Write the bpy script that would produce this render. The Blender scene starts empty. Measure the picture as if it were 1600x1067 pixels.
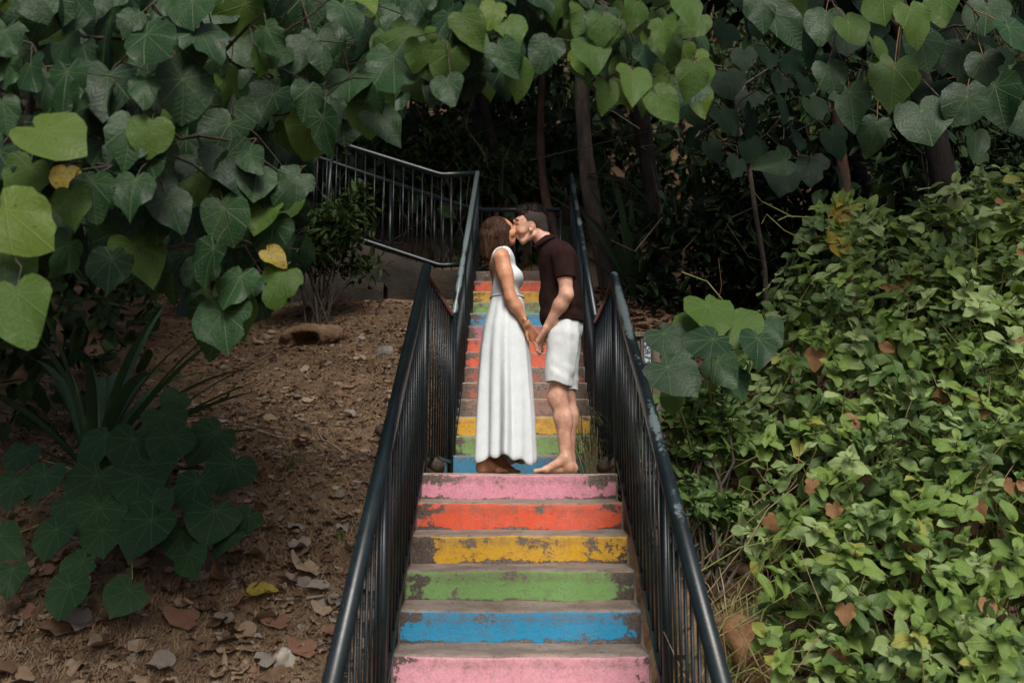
import bpy, math, random
import numpy as np
from mathutils import Vector, Matrix

random.seed(7)
rng = np.random.default_rng(7)
R = math.radians
scene = bpy.context.scene

# ------------------------------------------------------------------ camera
PITCH = R(8.79)
FPX = 1556.0                     # focal length in pixels of the 1600 wide photograph (35 mm)
CAM = Vector((0.0, 0.0, -0.141))  # the landing the couple stands on is z = 0
cam_d = bpy.data.cameras.new('camera')
cam_d.sensor_width = 36.0
cam_d.lens = 36.0 * FPX / 1600.0
cam_d.clip_start = 0.05
cam_d.clip_end = 500.0
cam_d.dof.use_dof = True
cam_d.dof.focus_distance = 6.65
cam_d.dof.aperture_fstop = 3.2
cam = bpy.data.objects.new('camera', cam_d)
scene.collection.objects.link(cam)
cam.location = CAM
cam.rotation_euler = (R(90) + PITCH, 0, 0)
scene.camera = cam

# ------------------------------------------------------------------ sky and sun (bright overcast)
SUN_EL, SUN_AZ = R(47), R(170)    # azimuth from +Y clockwise: behind the camera, a little to its right
world = bpy.data.worlds.new('World')
scene.world = world
world.use_nodes = True
wn = world.node_tree
wn.nodes.clear()
sky = wn.nodes.new('ShaderNodeTexSky')
sky.sky_type = 'NISHITA'
sky.sun_disc = False
sky.sun_elevation = SUN_EL
sky.sun_rotation = SUN_AZ
sky.air_density = 1.0
sky.dust_density = 4.0
sky.ozone_density = 1.0
bg = wn.nodes.new('ShaderNodeBackground')
bg.inputs['Strength'].default_value = 0.06
wo = wn.nodes.new('ShaderNodeOutputWorld')
wn.links.new(sky.outputs[0], bg.inputs[0])
wn.links.new(bg.outputs[0], wo.inputs[0])
sun_d = bpy.data.lights.new('sun', 'SUN')
sun_d.energy = 1.5
sun_d.angle = R(24)
sun_d.color = (1.0, 0.97, 0.92)
sun = bpy.data.objects.new('sun', sun_d)
scene.collection.objects.link(sun)
sd = Vector((math.sin(SUN_AZ) * math.cos(SUN_EL), math.cos(SUN_AZ) * math.cos(SUN_EL), math.sin(SUN_EL)))
sun.rotation_euler = sd.to_track_quat('Z', 'Y').to_euler()
scene.view_settings.view_transform = 'Standard'
scene.view_settings.look = 'None'
scene.view_settings.exposure = 1.15
scene.view_settings.gamma = 1.0
scene.cycles.max_bounces = 5
scene.cycles.diffuse_bounces = 2
scene.cycles.glossy_bounces = 2
scene.cycles.transmission_bounces = 3

# ------------------------------------------------------------------ helpers
COL = scene.collection
cP, sP = math.cos(PITCH), math.sin(PITCH)

def at(px, py, Y):
    """point of the place that stands Y metres in front of the camera at a photograph pixel"""
    u = (px - 800.0) / FPX
    v = (533.5 - py) / FPX
    s = Y / (cP - v * sP)
    return Vector((CAM.x + u * s, CAM.y + Y, CAM.z + (sP + v * cP) * s))

def pix(p):
    x, y, z = p[0] - CAM.x, p[1] - CAM.y, p[2] - CAM.z
    d = y * cP + z * sP
    return 800 + FPX * x / d, 533.5 - FPX * (-y * sP + z * cP) / d, d

def link(o, parent=None):
    COL.objects.link(o)
    if parent is not None:
        o.parent = parent
    return o

def tag(o, label=None, cat=None, group=None, kind=None):
    if label: o['label'] = label
    if cat: o['category'] = cat
    if group: o['group'] = group
    if kind: o['kind'] = kind
    return o

def thing(name, label, cat, loc=(0, 0, 0), group=None):
    o = bpy.data.objects.new(name, None)
    o.empty_display_size = 0.1
    o.location = loc
    link(o)
    return tag(o, label, cat, group)

def rootloc(o):
    l = Vector((0, 0, 0))
    while o is not None:
        l += Vector(o.location)
        o = o.parent
    return l

def np_mesh(name, V, F, mats=None, smooth=True, fmat=None, rnd=None, uv=None):
    """V (n,3); F (m,3|4) int array or a list of mixed faces"""
    me = bpy.data.meshes.new(name)
    V = np.asarray(V, dtype=np.float32)
    if isinstance(F, np.ndarray):
        m, c = F.shape
        me.vertices.add(len(V)); me.vertices.foreach_set('co', V.ravel())
        me.loops.add(m * c); me.loops.foreach_set('vertex_index', F.astype(np.int32).ravel())
        me.polygons.add(m)
        me.polygons.foreach_set('loop_start', np.arange(0, m * c, c, dtype=np.int32))
        me.update(calc_edges=True)
    else:
        me.from_pydata(V.tolist(), [], F)
    n = len(me.polygons)
    me.polygons.foreach_set('use_smooth', np.full(n, smooth))
    if fmat is not None:
        me.polygons.foreach_set('material_index', np.asarray(fmat, dtype=np.int32))
    for mm in (mats or []):
        me.materials.append(mm)
    if rnd is not None:
        at_ = me.attributes.new('rnd', 'FLOAT', 'POINT')
        at_.data.foreach_set('value', np.asarray(rnd, dtype=np.float32))
    if uv is not None:
        ul = me.uv_layers.new(name='UVMap')
        li = np.zeros(len(me.loops), dtype=np.int32)
        me.loops.foreach_get('vertex_index', li)
        ul.data.foreach_set('uv', np.asarray(uv, dtype=np.float32)[li].ravel())
    me.update()
    return me

def put(name, me, parent=None, world_origin=True):
    """link a mesh whose vertices are in world coordinates; under a parent they stay where they are"""
    o = bpy.data.objects.new(name, me)
    link(o, parent)
    if parent is not None and world_origin:
        o.location = -rootloc(parent)
    return o

class MB:
    """collects pieces of one mesh"""
    def __init__(self):
        self.v = []; self.f = []; self.n = 0; self.m = []
    def add(self, V, F, mi=0):
        self.v.append(np.asarray(V, dtype=float).reshape(-1, 3))
        self.f += [tuple(i + self.n for i in f) for f in F]
        self.m += [mi] * len(F)
        self.n += len(self.v[-1])
        return self
    def tube(self, pts, rad, n=8, cap=True, mi=0, squash=1.0):
        V, F = tube(pts, rad, n, cap, squash)
        return self.add(V, F, mi)
    def box(self, lo, hi, mi=0, bev=0.0):
        V, F = boxvf(lo, hi, bev)
        return self.add(V, F, mi)
    def build(self, name, mats, parent=None, smooth=True):
        me = np_mesh(name, np.vstack(self.v), self.f, mats if isinstance(mats, (list, tuple)) else [mats], smooth, self.m)
        return put(name, me, parent)

def tube(pts, rad, n=8, cap=True, squash=1.0):
    P = np.array([tuple(p) for p in pts], dtype=float)
    k = len(P)
    if np.isscalar(rad): rad = [rad] * k
    T = np.gradient(P, axis=0) if k > 2 else np.array([P[1] - P[0]] * 2)
    T /= np.linalg.norm(T, axis=1)[:, None] + 1e-12
    ref = np.array([0, 0, 1.0]) if abs(T[0][2]) < .9 else np.array([1.0, 0, 0])
    V = []
    A = np.cross(ref, T[0]); A /= np.linalg.norm(A)
    ang = np.linspace(0, 2 * math.pi, n, endpoint=False)
    for i in range(k):
        A = A - T[i] * np.dot(A, T[i]); A /= np.linalg.norm(A) + 1e-12
        B = np.cross(T[i], A)
        V.append(P[i] + rad[i] * (np.cos(ang)[:, None] * A + squash * np.sin(ang)[:, None] * B))
    V = np.vstack(V)
    F = []
    for i in range(k - 1):
        for j in range(n):
            a, b = i * n + j, i * n + (j + 1) % n
            F.append((a, b, b + n, a + n))
    if cap:
        F.append(tuple(reversed(range(n)))); F.append(tuple(range((k - 1) * n, k * n)))
    return V, F

def boxvf(lo, hi, bev=0.0):
    x0, y0, z0 = lo; x1, y1, z1 = hi
    if bev <= 0:
        V = [(x0,y0,z0),(x1,y0,z0),(x1,y1,z0),(x0,y1,z0),(x0,y0,z1),(x1,y0,z1),(x1,y1,z1),(x0,y1,z1)]
        F = [(0,3,2,1),(4,5,6,7),(0,1,5,4),(1,2,6,5),(2,3,7,6),(3,0,4,7)]
        return V, F
    b = bev
    V = []; 
    for z, s in ((z0, b), (z0 + b, 0), (z1 - b, 0), (z1, b)):
        for (x, y) in ((x0+s+b*(s==0),y0+s),(x1-s-b*(s==0),y0+s),(x1-s,y0+s+b*(s==0)),(x1-s,y1-s-b*(s==0)),(x1-s-b*(s==0),y1-s),(x0+s+b*(s==0),y1-s),(x0+s,y1-s-b*(s==0)),(x0+s,y0+s+b*(s==0))):
            V.append((x, y, z))
    F = [tuple(reversed(range(8))), tuple(range(24, 32))]
    for i in range(3):
        for j in range(8):
            a, c = i * 8 + j, i * 8 + (j + 1) % 8
            F.append((a, c, c + 8, a + 8))
    return V, F

# vectorised value noise
def _h(ix, iy, iz):
    n = (ix * 374761393 + iy * 668265263 + iz * 2147483647 * 3 + 1013904223).astype(np.int64)
    n = (n ^ (n >> 13)) * 1274126177
    n = n ^ (n >> 16)
    return (n & 0xffffff) / float(0xffffff)
def vnoise(x, y, z=0.0):
    x, y, z = np.broadcast_arrays(np.asarray(x, float), np.asarray(y, float), np.asarray(z, float))
    ix, iy, iz = np.floor(x).astype(np.int64), np.floor(y).astype(np.int64), np.floor(z).astype(np.int64)
    fx, fy, fz = x - ix, y - iy, z - iz
    fx, fy, fz = [t * t * (3 - 2 * t) for t in (fx, fy, fz)]
    r = 0
    for dx in (0, 1):
        for dy in (0, 1):
            for dz in (0, 1):
                w = (fx if dx else 1 - fx) * (fy if dy else 1 - fy) * (fz if dz else 1 - fz)
                r = r + w * _h(ix + dx, iy + dy, iz + dz)
    return r * 2 - 1
def fbm(x, y, z=0.0, o=4):
    r = 0; a = 1.0
    for i in range(o):
        r = r + a * vnoise(np.asarray(x) * 2 ** i + 17.3 * i, np.asarray(y) * 2 ** i - 9.1 * i, np.asarray(z) * 2 ** i)
        a *= .5
    return r
def sstep(a, b, x):
    t = np.clip((np.asarray(x, float) - a) / (b - a), 0, 1)
    return t * t * (3 - 2 * t)

# ------------------------------------------------------------------ node materials
class NB:
    def __init__(self, name):
        self.mat = bpy.data.materials.new(name)
        self.mat.use_nodes = True
        self.nt = self.mat.node_tree
        self.nt.nodes.clear()
        self.out = self.nt.nodes.new('ShaderNodeOutputMaterial')
    def n(self, t, ins=None, **props):
        nd = self.nt.nodes.new('ShaderNode' + t)
        for k, v in props.items(): setattr(nd, k, v)
        for k, v in (ins or {}).items(): self.set(nd.inputs[k], v)
        return nd
    def set(self, sock, v):
        if isinstance(v, bpy.types.NodeSocket): self.nt.links.new(v, sock)
        elif isinstance(v, bpy.types.Node): self.nt.links.new(v.outputs[0], sock)
        else:
            if isinstance(v, (tuple, list)) and sock.type == 'RGBA' and len(v) == 3: v = (*v, 1)
            sock.default_value = v
    def math(self, op, a, b=None, c=None, clamp=False):
        nd = self.nt.nodes.new('ShaderNodeMath'); nd.operation = op; nd.use_clamp = clamp
        self.set(nd.inputs[0], a)
        if b is not None: self.set(nd.inputs[1], b)
        if c is not None: self.set(nd.inputs[2], c)
        return nd.outputs[0]
    def mix(self, f, a, b, blend='MIX'):
        nd = self.nt.nodes.new('ShaderNodeMix'); nd.data_type = 'RGBA'; nd.blend_type = blend
        self.set(nd.inputs[0], f); self.set(nd.inputs[6], a); self.set(nd.inputs[7], b)
        return nd.outputs[2]
    def smooth(self, x, a, b, lo=0.0, hi=1.0):
        nd = self.nt.nodes.new('ShaderNodeMapRange'); nd.interpolation_type = 'SMOOTHSTEP'
        self.set(nd.inputs[0], x); nd.inputs[1].default_value = a; nd.inputs[2].default_value = b
        nd.inputs[3].default_value = lo; nd.inputs[4].default_value = hi
        return nd.outputs[0]
    def ramp(self, f, stops):
        nd = self.nt.nodes.new('ShaderNodeValToRGB')
        cr = nd.color_ramp
        while len(cr.elements) < len(stops): cr.elements.new(.5)
        for e, (p, c) in zip(cr.elements, stops):
            e.position = p; e.color = (*c, 1)
        self.set(nd.inputs[0], f)
        return nd.outputs[0]
    def noise(self, vec, scale, detail=4, rough=.55, dist=0.0):
        nd = self.n('TexNoise', {'Scale': scale, 'Detail': detail, 'Roughness': rough, 'Distortion': dist})
        if vec is not None: self.set(nd.inputs['Vector'], vec)
        return nd.outputs[0]
    def mapping(self, vec, scale=(1, 1, 1), loc=(0, 0, 0), rot=(0, 0, 0)):
        nd = self.n('Mapping', {'Scale': scale, 'Location': loc, 'Rotation': rot}); self.set(nd.inputs['Vector'], vec)
        return nd.outputs[0]
    def bump(self, h, strength=.5, dist=.01):
        nd = self.n('Bump', {'Strength': strength, 'Distance': dist}); self.set(nd.inputs['Height'], h)
        return nd.outputs[0]
    def finish(self, col, rough=.6, bump=None, spec=.5, trans=None, tcol=None, **extra):
        p = self.n('BsdfPrincipled')
        self.set(p.inputs['Base Color'], col); self.set(p.inputs['Roughness'], rough)
        self.set(p.inputs['Specular IOR Level'], spec)
        for k, v in extra.items(): self.set(p.inputs[k.replace('_', ' ')], v)
        if bump is not None: self.set(p.inputs['Normal'], bump)
        s = p.outputs[0]
        if trans:
            t = self.n('BsdfTranslucent'); self.set(t.inputs[0], tcol if tcol is not None else col)
            if bump is not None: self.set(t.inputs['Normal'], bump)
            m = self.n('MixShader', {0: trans, 1: s, 2: t.outputs[0]}); s = m.outputs[0]
        self.nt.links.new(s, self.out.inputs[0])
        return self.mat
    def obj(self): return self.n('TexCoord').outputs['Object']
    def pos(self): return self.n('NewGeometry').outputs['Position']

def rnd_socket(b):
    oi = b.n('ObjectInfo').outputs['Random']
    a = b.n('Attribute', attribute_name='rnd').outputs['Fac']
    return b.math('FRACT', b.math('ADD', oi, a))

def leaf_mat(name, dark, light, vein, kind='palm', rough=.45, trans=.25, spots=0.0, odd=None, spec=.4, veinw=.015, vmix=.3):
    b = NB(name)
    uv = b.n('UVMap').outputs[0]
    sx = b.n('SeparateXYZ', {0: uv})
    x, y = sx.outputs[0], sx.outputs[1]
    r = rnd_socket(b)
    ax = b.math('ABSOLUTE', x)
    if kind == 'palm':
        a = b.math('ARCTAN2', x, y)
        rad = b.math('SQRT', b.math('ADD', b.math('MULTIPLY', x, x), b.math('MULTIPLY', y, y)))
        fr = b.math('FRACT', b.math('ADD', b.math('DIVIDE', a, .64), .5))
        d = b.math('MULTIPLY', b.math('MULTIPLY', b.math('ABSOLUTE', b.math('SUBTRACT', fr, .5)), .64), rad)
        v1 = b.smooth(d, veinw * .3, veinw, 1, 0)
        fr2 = b.math('FRACT', b.math('MULTIPLY', b.math('ADD', rad, b.math('MULTIPLY', b.math('ABSOLUTE', b.math('SUBTRACT', fr, .5)), -.35)), 9))
        v2 = b.smooth(b.math('ABSOLUTE', b.math('SUBTRACT', fr2, .5)), .04, .13, .35, 0)
        vm = b.math('MAXIMUM', v1, v2)
        bh = b.math('SUBTRACT', 1.0, vm)
    else:
        v1 = b.smooth(ax, .008, .03, 1, 0)
        fr = b.math('FRACT', b.math('MULTIPLY', b.math('SUBTRACT', y, b.math('MULTIPLY', ax, .9)), 7))
        v2 = b.smooth(b.math('ABSOLUTE', b.math('SUBTRACT', fr, .5)), .06, .16, .4, 0)
        vm = b.math('MAXIMUM', v1, v2)
        bh = b.math('SUBTRACT', 1.0, vm)
    offs = b.n('CombineXYZ', {0: b.math('MULTIPLY', r, 37.0), 1: b.math('MULTIPLY', r, 91.0), 2: 0.0})
    va = b.n('VectorMath', {0: uv, 1: offs.outputs[0]}, operation='ADD').outputs[0]
    n1 = b.noise(va, 3.0, 2, .6)
    n2 = b.noise(va, 26.0, 1, .6)
    base = b.mix(b.math('ADD', b.math('MULTIPLY', r, .65), b.math('MULTIPLY', n1, .4), clamp=True), dark, light)
    if odd is not None:
        r2 = b.math('FRACT', b.math('MULTIPLY', r, 13.7))
        base = b.mix(b.smooth(r2, odd[1], odd[1] + .05), base, odd[0])
    base = b.mix(b.math('MULTIPLY', vm, vmix), base, vein)
    base = b.mix(b.smooth(n2, .45, .75, 0, .35), base, tuple(c * .55 for c in dark))
    if spots > 0:
        n3 = b.noise(va, 9.0, 2, .5)
        base = b.mix(b.smooth(n3, .74 - spots * .1, .78 - spots * .1), base, (.06, .035, .012))
    bp = b.bump(b.math('ADD', bh, b.math('MULTIPLY', n1, .8)), .35, .02)
    tc = b.mix(.5, base, tuple(min(1, c * 1.6) for c in light))
    return b.finish(base, b.math('ADD', rough - .08, b.math('MULTIPLY', n2, .16)), bp, spec, trans, tc)

def simple_mat(name, c1, c2, scale=8, rough=.8, bumps=.3, bscale=30, detail=6, spec=.3, dist=.01, stretch=(1, 1, 1), coord='obj', trans=None, **extra):
    b = NB(name)
    v = b.mapping(b.obj() if coord == 'obj' else b.pos(), stretch)
    n1 = b.noise(v, scale, detail, .65)
    n2 = b.noise(v, bscale, 5, .65)
    col = b.mix(b.smooth(n1, .3, .7), c1, c2)
    return b.finish(col, rough, b.bump(n2, bumps, dist) if bumps else None, spec, trans, **extra)
# ------------------------------------------------------------------ materials of the setting
def dirt_material():
    b = NB('dirt')
    p = b.pos()
    n1 = b.noise(p, 1.3, 6, .6); n2 = b.noise(p, 9, 8, .7); n3 = b.noise(p, 60, 6, .7)
    col = b.mix(b.smooth(n1, .35, .65), (.10, .062, .035), (.175, .115, .068))
    col = b.mix(b.smooth(n2, .5, .75, 0, .8), col, (.23, .16, .105))
    col = b.mix(b.smooth(n2, .42, .25, 0, .8), col, (.06, .04, .027))
    col = b.mix(b.smooth(n3, .55, .7, 0, .5), col, (.07, .048, .032))
    h = b.math('ADD', b.math('MULTIPLY', n2, 1.0), b.math('MULTIPLY', n3, .5))
    return b.finish(col, .95, b.bump(h, .9, .02), .15)
M_dirt = dirt_material()

def tread_material():
    b = NB('dirty_concrete_tread')
    p = b.pos()
    n1 = b.noise(p, 5, 6, .65); n2 = b.noise(p, 40, 6, .7); n3 = b.noise(p, 160, 4, .7)
    col = b.mix(b.smooth(n1, .35, .65), (.25, .195, .155), (.37, .305, .25))
    col = b.mix(b.smooth(n2, .5, .72, 0, .8), col, (.055, .04, .03))
    col = b.mix(b.smooth(n3, .6, .75, 0, .5), col, (.36, .31, .26))
    return b.finish(col, .95, b.bump(b.math('ADD', n2, b.math('MULTIPLY', n3, .4)), .7, .008), .15)
M_tread = tread_material()

def paint_material(name, colour, wear, bare=(.11, .085, .07), pale=(.27, .22, .19), grime_shade=.0):
    """old paint on a concrete riser: stained along the top third, chipped at the ends, dirt splashes at the foot"""
    b = NB(name)
    uv = b.n('UVMap').outputs[0]                   # u: metres along the riser from its middle, v: 0 foot, 1 nosing
    s = b.n('SeparateXYZ', {0: uv}); u, v = s.outputs[0], s.outputs[1]
    p = b.pos()
    big = b.noise(b.mapping(p, (1, 1, 1.2)), 4.2, 7, .68, .4)
    streak = b.noise(b.mapping(p, (1, 1, .16)), 26, 5, .65)
    fine = b.noise(p, 75, 6, .7); mid = b.noise(p, 17, 6, .7)
    ends = b.smooth(b.math('ABSOLUTE', u), .34, .6)
    band = b.math('MULTIPLY', b.smooth(v, .45, .8), b.smooth(v, 1.02, .9))
    foot = b.smooth(v, .22, .0)
    # stains keep the colour under a film of grime
    st = b.math('ADD', b.math('MULTIPLY', band, b.math('MULTIPLY', big, .42)), b.math('ADD', b.math('MULTIPLY', streak, .34), b.math('ADD', b.math('MULTIPLY', mid, .3), b.math('MULTIPLY', fine, .16))))
    stain = b.smooth(st, .52 - .14 * wear, .80 - .14 * wear, 0, .85)
    # chips down to the concrete
    ch = b.math('ADD', b.math('ADD', b.math('MULTIPLY', big, .62), b.math('MULTIPLY', mid, .38)),
                b.math('ADD', b.math('MULTIPLY', ends, .10), b.math('ADD', b.math('MULTIPLY', band, .05), b.math('MULTIPLY', foot, .13))))
    ch = b.math('ADD', ch, b.math('MULTIPLY', fine, .16))
    t0 = .84 - .24 * wear
    chip = b.smooth(ch, t0, t0 + .035)
    vary = b.noise(p, 7, 4, .6)
    c = b.mix(b.smooth(vary, .35, .7, 0, .35), colour, tuple(min(1, x * .75 + .18 * max(colour)) for x in colour))
    c = b.mix(stain, c, tuple(.42 * x + .58 * y for x, y in zip(colour, (.2, .14, .11))))
    dust = b.smooth(b.math('ADD', b.math('MULTIPLY', fine, .55), b.math('MULTIPLY', mid, .45)), .44, .64, .08 + grime_shade * .4, .42 + grime_shade)  # dust; on the upper flight the film also carries painted shade
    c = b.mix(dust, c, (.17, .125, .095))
    cc = b.mix(b.smooth(fine, .35, .65), bare, pale)
    cc = b.mix(b.math('MULTIPLY', ends, .6), cc, (.045, .036, .03))
    c = b.mix(chip, c, cc)
    pin = b.smooth(b.noise(p, 120, 2, .5), .7, .74, 0, .8)
    c = b.mix(pin, c, (.05, .04, .035))
    h = b.math('SUBTRACT', b.math('ADD', b.math('MULTIPLY', mid, .8), b.math('MULTIPLY', fine, .7)), b.math('MULTIPLY', chip, .5))
    return b.finish(c, .8, b.bump(h, .75, .008), .25)
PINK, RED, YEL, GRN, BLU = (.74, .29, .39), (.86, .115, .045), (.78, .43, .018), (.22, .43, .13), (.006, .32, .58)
GREY = (.24, .2, .17)

def rail_material(name, wear, rust=0.0):
    b = NB(name)
    p = b.pos()
    n1 = b.noise(p, 7, 6, .65); n2 = b.noise(p, 60, 5, .7); n3 = b.noise(p, 230, 2, .5)
    col = b.mix(b.smooth(n1, .3, .7), (.004, .0075, .0085), (.009, .016, .017))
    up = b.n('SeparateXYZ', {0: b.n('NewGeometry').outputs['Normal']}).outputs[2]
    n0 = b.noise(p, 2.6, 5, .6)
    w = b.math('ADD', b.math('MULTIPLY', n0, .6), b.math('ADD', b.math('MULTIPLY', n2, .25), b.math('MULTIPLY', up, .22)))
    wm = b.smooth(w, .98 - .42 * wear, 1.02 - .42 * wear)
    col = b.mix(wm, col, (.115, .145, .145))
    sp = b.smooth(n3, .73, .76)
    col = b.mix(sp, col, (.3, .33, .33))
    if rust:
        col = b.mix(b.smooth(b.math('ADD', n1, b.math('MULTIPLY', n2, .3)), .65 - .3 * rust, .8 - .3 * rust), col, (.075, .033, .02))
    ro = b.math('ADD', b.math('MULTIPLY', n2, .25), .2)
    return b.finish(col, ro, b.bump(n2, .12, .002), .4)
M_rail = rail_material('black_green_rail_paint', .05)
M_rail_worn = rail_material('worn_rail_paint', 1.25)
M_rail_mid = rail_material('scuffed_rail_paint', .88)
M_rail_rust = rail_material('rusty_rail_paint', .1, 1.0)
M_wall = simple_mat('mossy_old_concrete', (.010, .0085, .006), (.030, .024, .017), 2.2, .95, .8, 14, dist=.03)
M_slab = simple_mat('grey_concrete', (.12, .1, .085), (.2, .17, .15), 4, .9, .6, 30)

# ------------------------------------------------------------------ stairs: measurements
T1, R1, D0 = .282, .1786, 6.354            # lower flight: tread, riser, nosing of the landing (z = 0)
T2, R2, D1 = .283, .1836, 8.204            # upper flight: first riser after the landing
N_UP, N_LOW = 14, 9
SX0, SX1 = -.58, .668
Z2 = N_UP * R2                             # upper landing
Y2 = D1 + (N_UP - 1) * T2

def stair_level(y):
    y = np.asarray(y, float)
    low = -np.ceil(np.clip((D0 - y) / T1, 0, N_LOW)) * R1
    up = np.clip(np.floor((y - D1) / T2) + 1, 0, N_UP) * R2
    return np.where(y < D0, low, np.where(y < D1, 0, up))

PY = np.array([-8, 3.1, 3.8, 4.9, 6.35, 7.3, 8.3, 10, 11.8, 12.5, 14.2, 15, 18, 24, 60.])
PZ = np.array([-1.78, -1.7, -1.44, -.86, -.05, .22, .52, 1.32, 2.12, 2.4, 2.62, 3.0, 5.4, 10.5, 40.])
def ground_z(x, y, fine=True):
    x = np.asarray(x, float); y = np.asarray(y, float)
    z = np.interp(y, PY, PZ)
    z = .5 * z + .25 * np.interp(y - .35, PY, PZ) + .25 * np.interp(y + .35, PY, PZ)
    z = z + .14 * np.clip(-x - 3.2, 0, 9) + .10 * np.clip(x - 2.2, 0, 9)
    n = fbm(x * .55, y * .55, 3.1, 3) * .12
    if fine: n = n + fbm(x * 2.6, y * 2.6, 1.7, 3) * .028
    z = z + n * sstep(.0, .5, np.abs(x - .05) - .66)
    # the stairs are let into the slope
    inside = (1 - sstep(.60, .84, np.abs(x - .05))) * sstep(3.3, 3.7, y) * (1 - sstep(14.2, 14.5, y))
    z = z * (1 - inside) + (stair_level(y) - .25) * inside
    # the path from the upper landing to the left
    lane = sstep(12.15, 12.3, y) * (1 - sstep(14.3, 14.8, y)) * sstep(.2, .7, -x)
    zl = Z2 - .12 + .34 * np.clip(-x - .9, 0, 9)
    return z * (1 - lane) + np.minimum(z, zl) * lane

def build_ground():
    xs = np.unique(np.concatenate([np.arange(-40, -6, 1.2), np.arange(-6, -3.5, .16), np.arange(-3.5, 2.6, .04), np.arange(2.6, 6, .16), np.arange(6, 41, 1.2)]).round(3))
    ys = np.unique(np.concatenate([np.arange(-8, 3, .8), np.arange(3, 9.5, .04), np.arange(9.5, 15, .08), np.arange(15, 26, .4), np.arange(26, 61, 2)]).round(3))
    X, Y = np.meshgrid(xs, ys)
    Z = ground_z(X, Y)
    V = np.stack([X.ravel(), Y.ravel(), Z.ravel()], 1)
    nx = len(xs)
    i = np.arange(len(ys) - 1)[:, None] * nx + np.arange(nx - 1)[None]
    i = i.ravel()
    F = np.stack([i, i + 1, i + nx + 1, i + nx], 1)
    o = put('ground', np_mesh('ground', V, F, [M_dirt]))
    tag(o, 'brown dirt slope either side of the painted stairs', 'ground', kind='structure')
build_ground()

# ------------------------------------------------------------------ the painted staircase
def nose_wobble(x, seed):
    return fbm(x * 3.1, seed * 7.7, 0, 4) * .007, fbm(x * 2.3, seed * 5.1, 4.4, 4) * .006   # (y, z)

def build_stairs():
    st = thing('staircase', 'worn concrete staircase with risers painted in rainbow colours', 'staircase', (0.05, D0, -1.5))
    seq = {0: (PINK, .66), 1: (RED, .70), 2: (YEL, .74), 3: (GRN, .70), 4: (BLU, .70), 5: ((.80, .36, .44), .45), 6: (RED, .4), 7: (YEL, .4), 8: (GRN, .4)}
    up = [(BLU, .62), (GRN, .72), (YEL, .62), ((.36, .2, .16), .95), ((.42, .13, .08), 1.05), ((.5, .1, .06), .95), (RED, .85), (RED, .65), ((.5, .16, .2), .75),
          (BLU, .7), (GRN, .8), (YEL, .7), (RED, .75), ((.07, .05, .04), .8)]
    names = {PINK: 'pink', RED: 'orange red', YEL: 'yellow', GRN: 'green', BLU: 'blue'}
    spec = []
    for k in range(N_LOW - 1, -1, -1):
        spec.append((D0 - k * T1, -k * R1, R1, T1 if k else D1 - D0, seq[k], .014 if k else .006, 0, 0))
    for m in range(1, N_UP + 1):
        spec.append((D1 + (m - 1) * T2, m * R2, R2, T2 if m < N_UP else 2.35, up[m - 1], .014, .05 * m / N_UP, .02))
    N = 56
    for si, (y0, z0, r, t, (colr, wear), heap, dx, sh) in enumerate(spec):
        x0, x1 = SX0 + dx + sh, SX1 + dx + sh
        xs = np.linspace(x0, x1, N)
        wy, wz = nose_wobble(xs, si + 1)
        hp = heap * (1 + .5 * fbm(xs * 4, si * 3.3, 2.2, 3))
        prof = [(t + .03, hp * 1.1), (t - .02, hp), (t * .8, hp * .45), (t * .5, hp * .12), (.06, hp * 0), (.022, hp * 0 - .002), (.006, hp * 0 - .009), (0, hp * 0 - .022),
                (.003, hp * 0 - r * .5), (.006, hp * 0 - r - .02), (.05, hp * 0 - r - .25)]
        V = []
        for (py, pz) in prof:
            f = 1.0 if pz is not None and py < .3 else .3
            V.append(np.stack([xs, y0 + py + wy * (py < .1), z0 + pz + wz * (py < .1)], 1))
        k = len(prof)
        V = np.vstack(V)
        i = (np.arange(k - 1)[:, None] * N + np.arange(N - 1)[None]).ravel()
        F = np.stack([i, i + N, i + N + 1, i + 1], 1).tolist()
        # close the two ends and the underside
        F.append([j * N for j in range(k)][::-1]); F.append([j * N + N - 1 for j in range(k)])
        stp = put('step', np_mesh('step', V, F, [M_tread]), st)
        # paint film on the riser, 3 mm proud, with its own ragged edges
        NX, NZ = 56, 9
        ux = np.linspace(x0 + .012, x1 - .012, NX)
        wy, wz = nose_wobble(ux, si + 1)
        top = -.0125 + fbm(ux * 9, si * 2.1, 8.8, 3) * .0035
        foot = -r + .006 + np.abs(fbm(ux * 5, si * 4.1, 6.6, 3)) * .012
        PV, UV = [], []
        for q in range(NZ):
            f = q / (NZ - 1)
            zz = foot + (top - foot) * f
            yy = np.interp(zz, [-r, -r * .5, -.022, -.009, -.002], [.006, .003, 0, .006, .022]) - .003
            PV.append(np.stack([ux, y0 + yy + wy, z0 + zz + wz], 1))
            UV.append(np.stack([ux - (x0 + x1) / 2, np.full(NX, f)], 1))
        i = (np.arange(NZ - 1)[:, None] * NX + np.arange(NX - 1)[None]).ravel()
        F = np.stack([i, i + 1, i + NX + 1, i + NX], 1)
        mp = paint_material('riser_paint', colr, wear, grime_shade=.0 if si < N_LOW else .32)  # upper flight: heavier brown film for its wear and, painted in, its shade
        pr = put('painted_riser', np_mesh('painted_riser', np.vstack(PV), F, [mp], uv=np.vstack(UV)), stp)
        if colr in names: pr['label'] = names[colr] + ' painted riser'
build_stairs()

# ------------------------------------------------------------------ railings
def interp_path(path, s):
    """path: list of (x,y,z); s in 0..1 along the horizontal length"""
    P = np.array(path); d = np.r_[0, np.cumsum(np.linalg.norm(np.diff(P[:, :2], axis=0), axis=1))]
    t = s * d[-1]
    return np.array([np.interp(t, d, P[:, i]) for i in range(3)]), d[-1]

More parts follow.
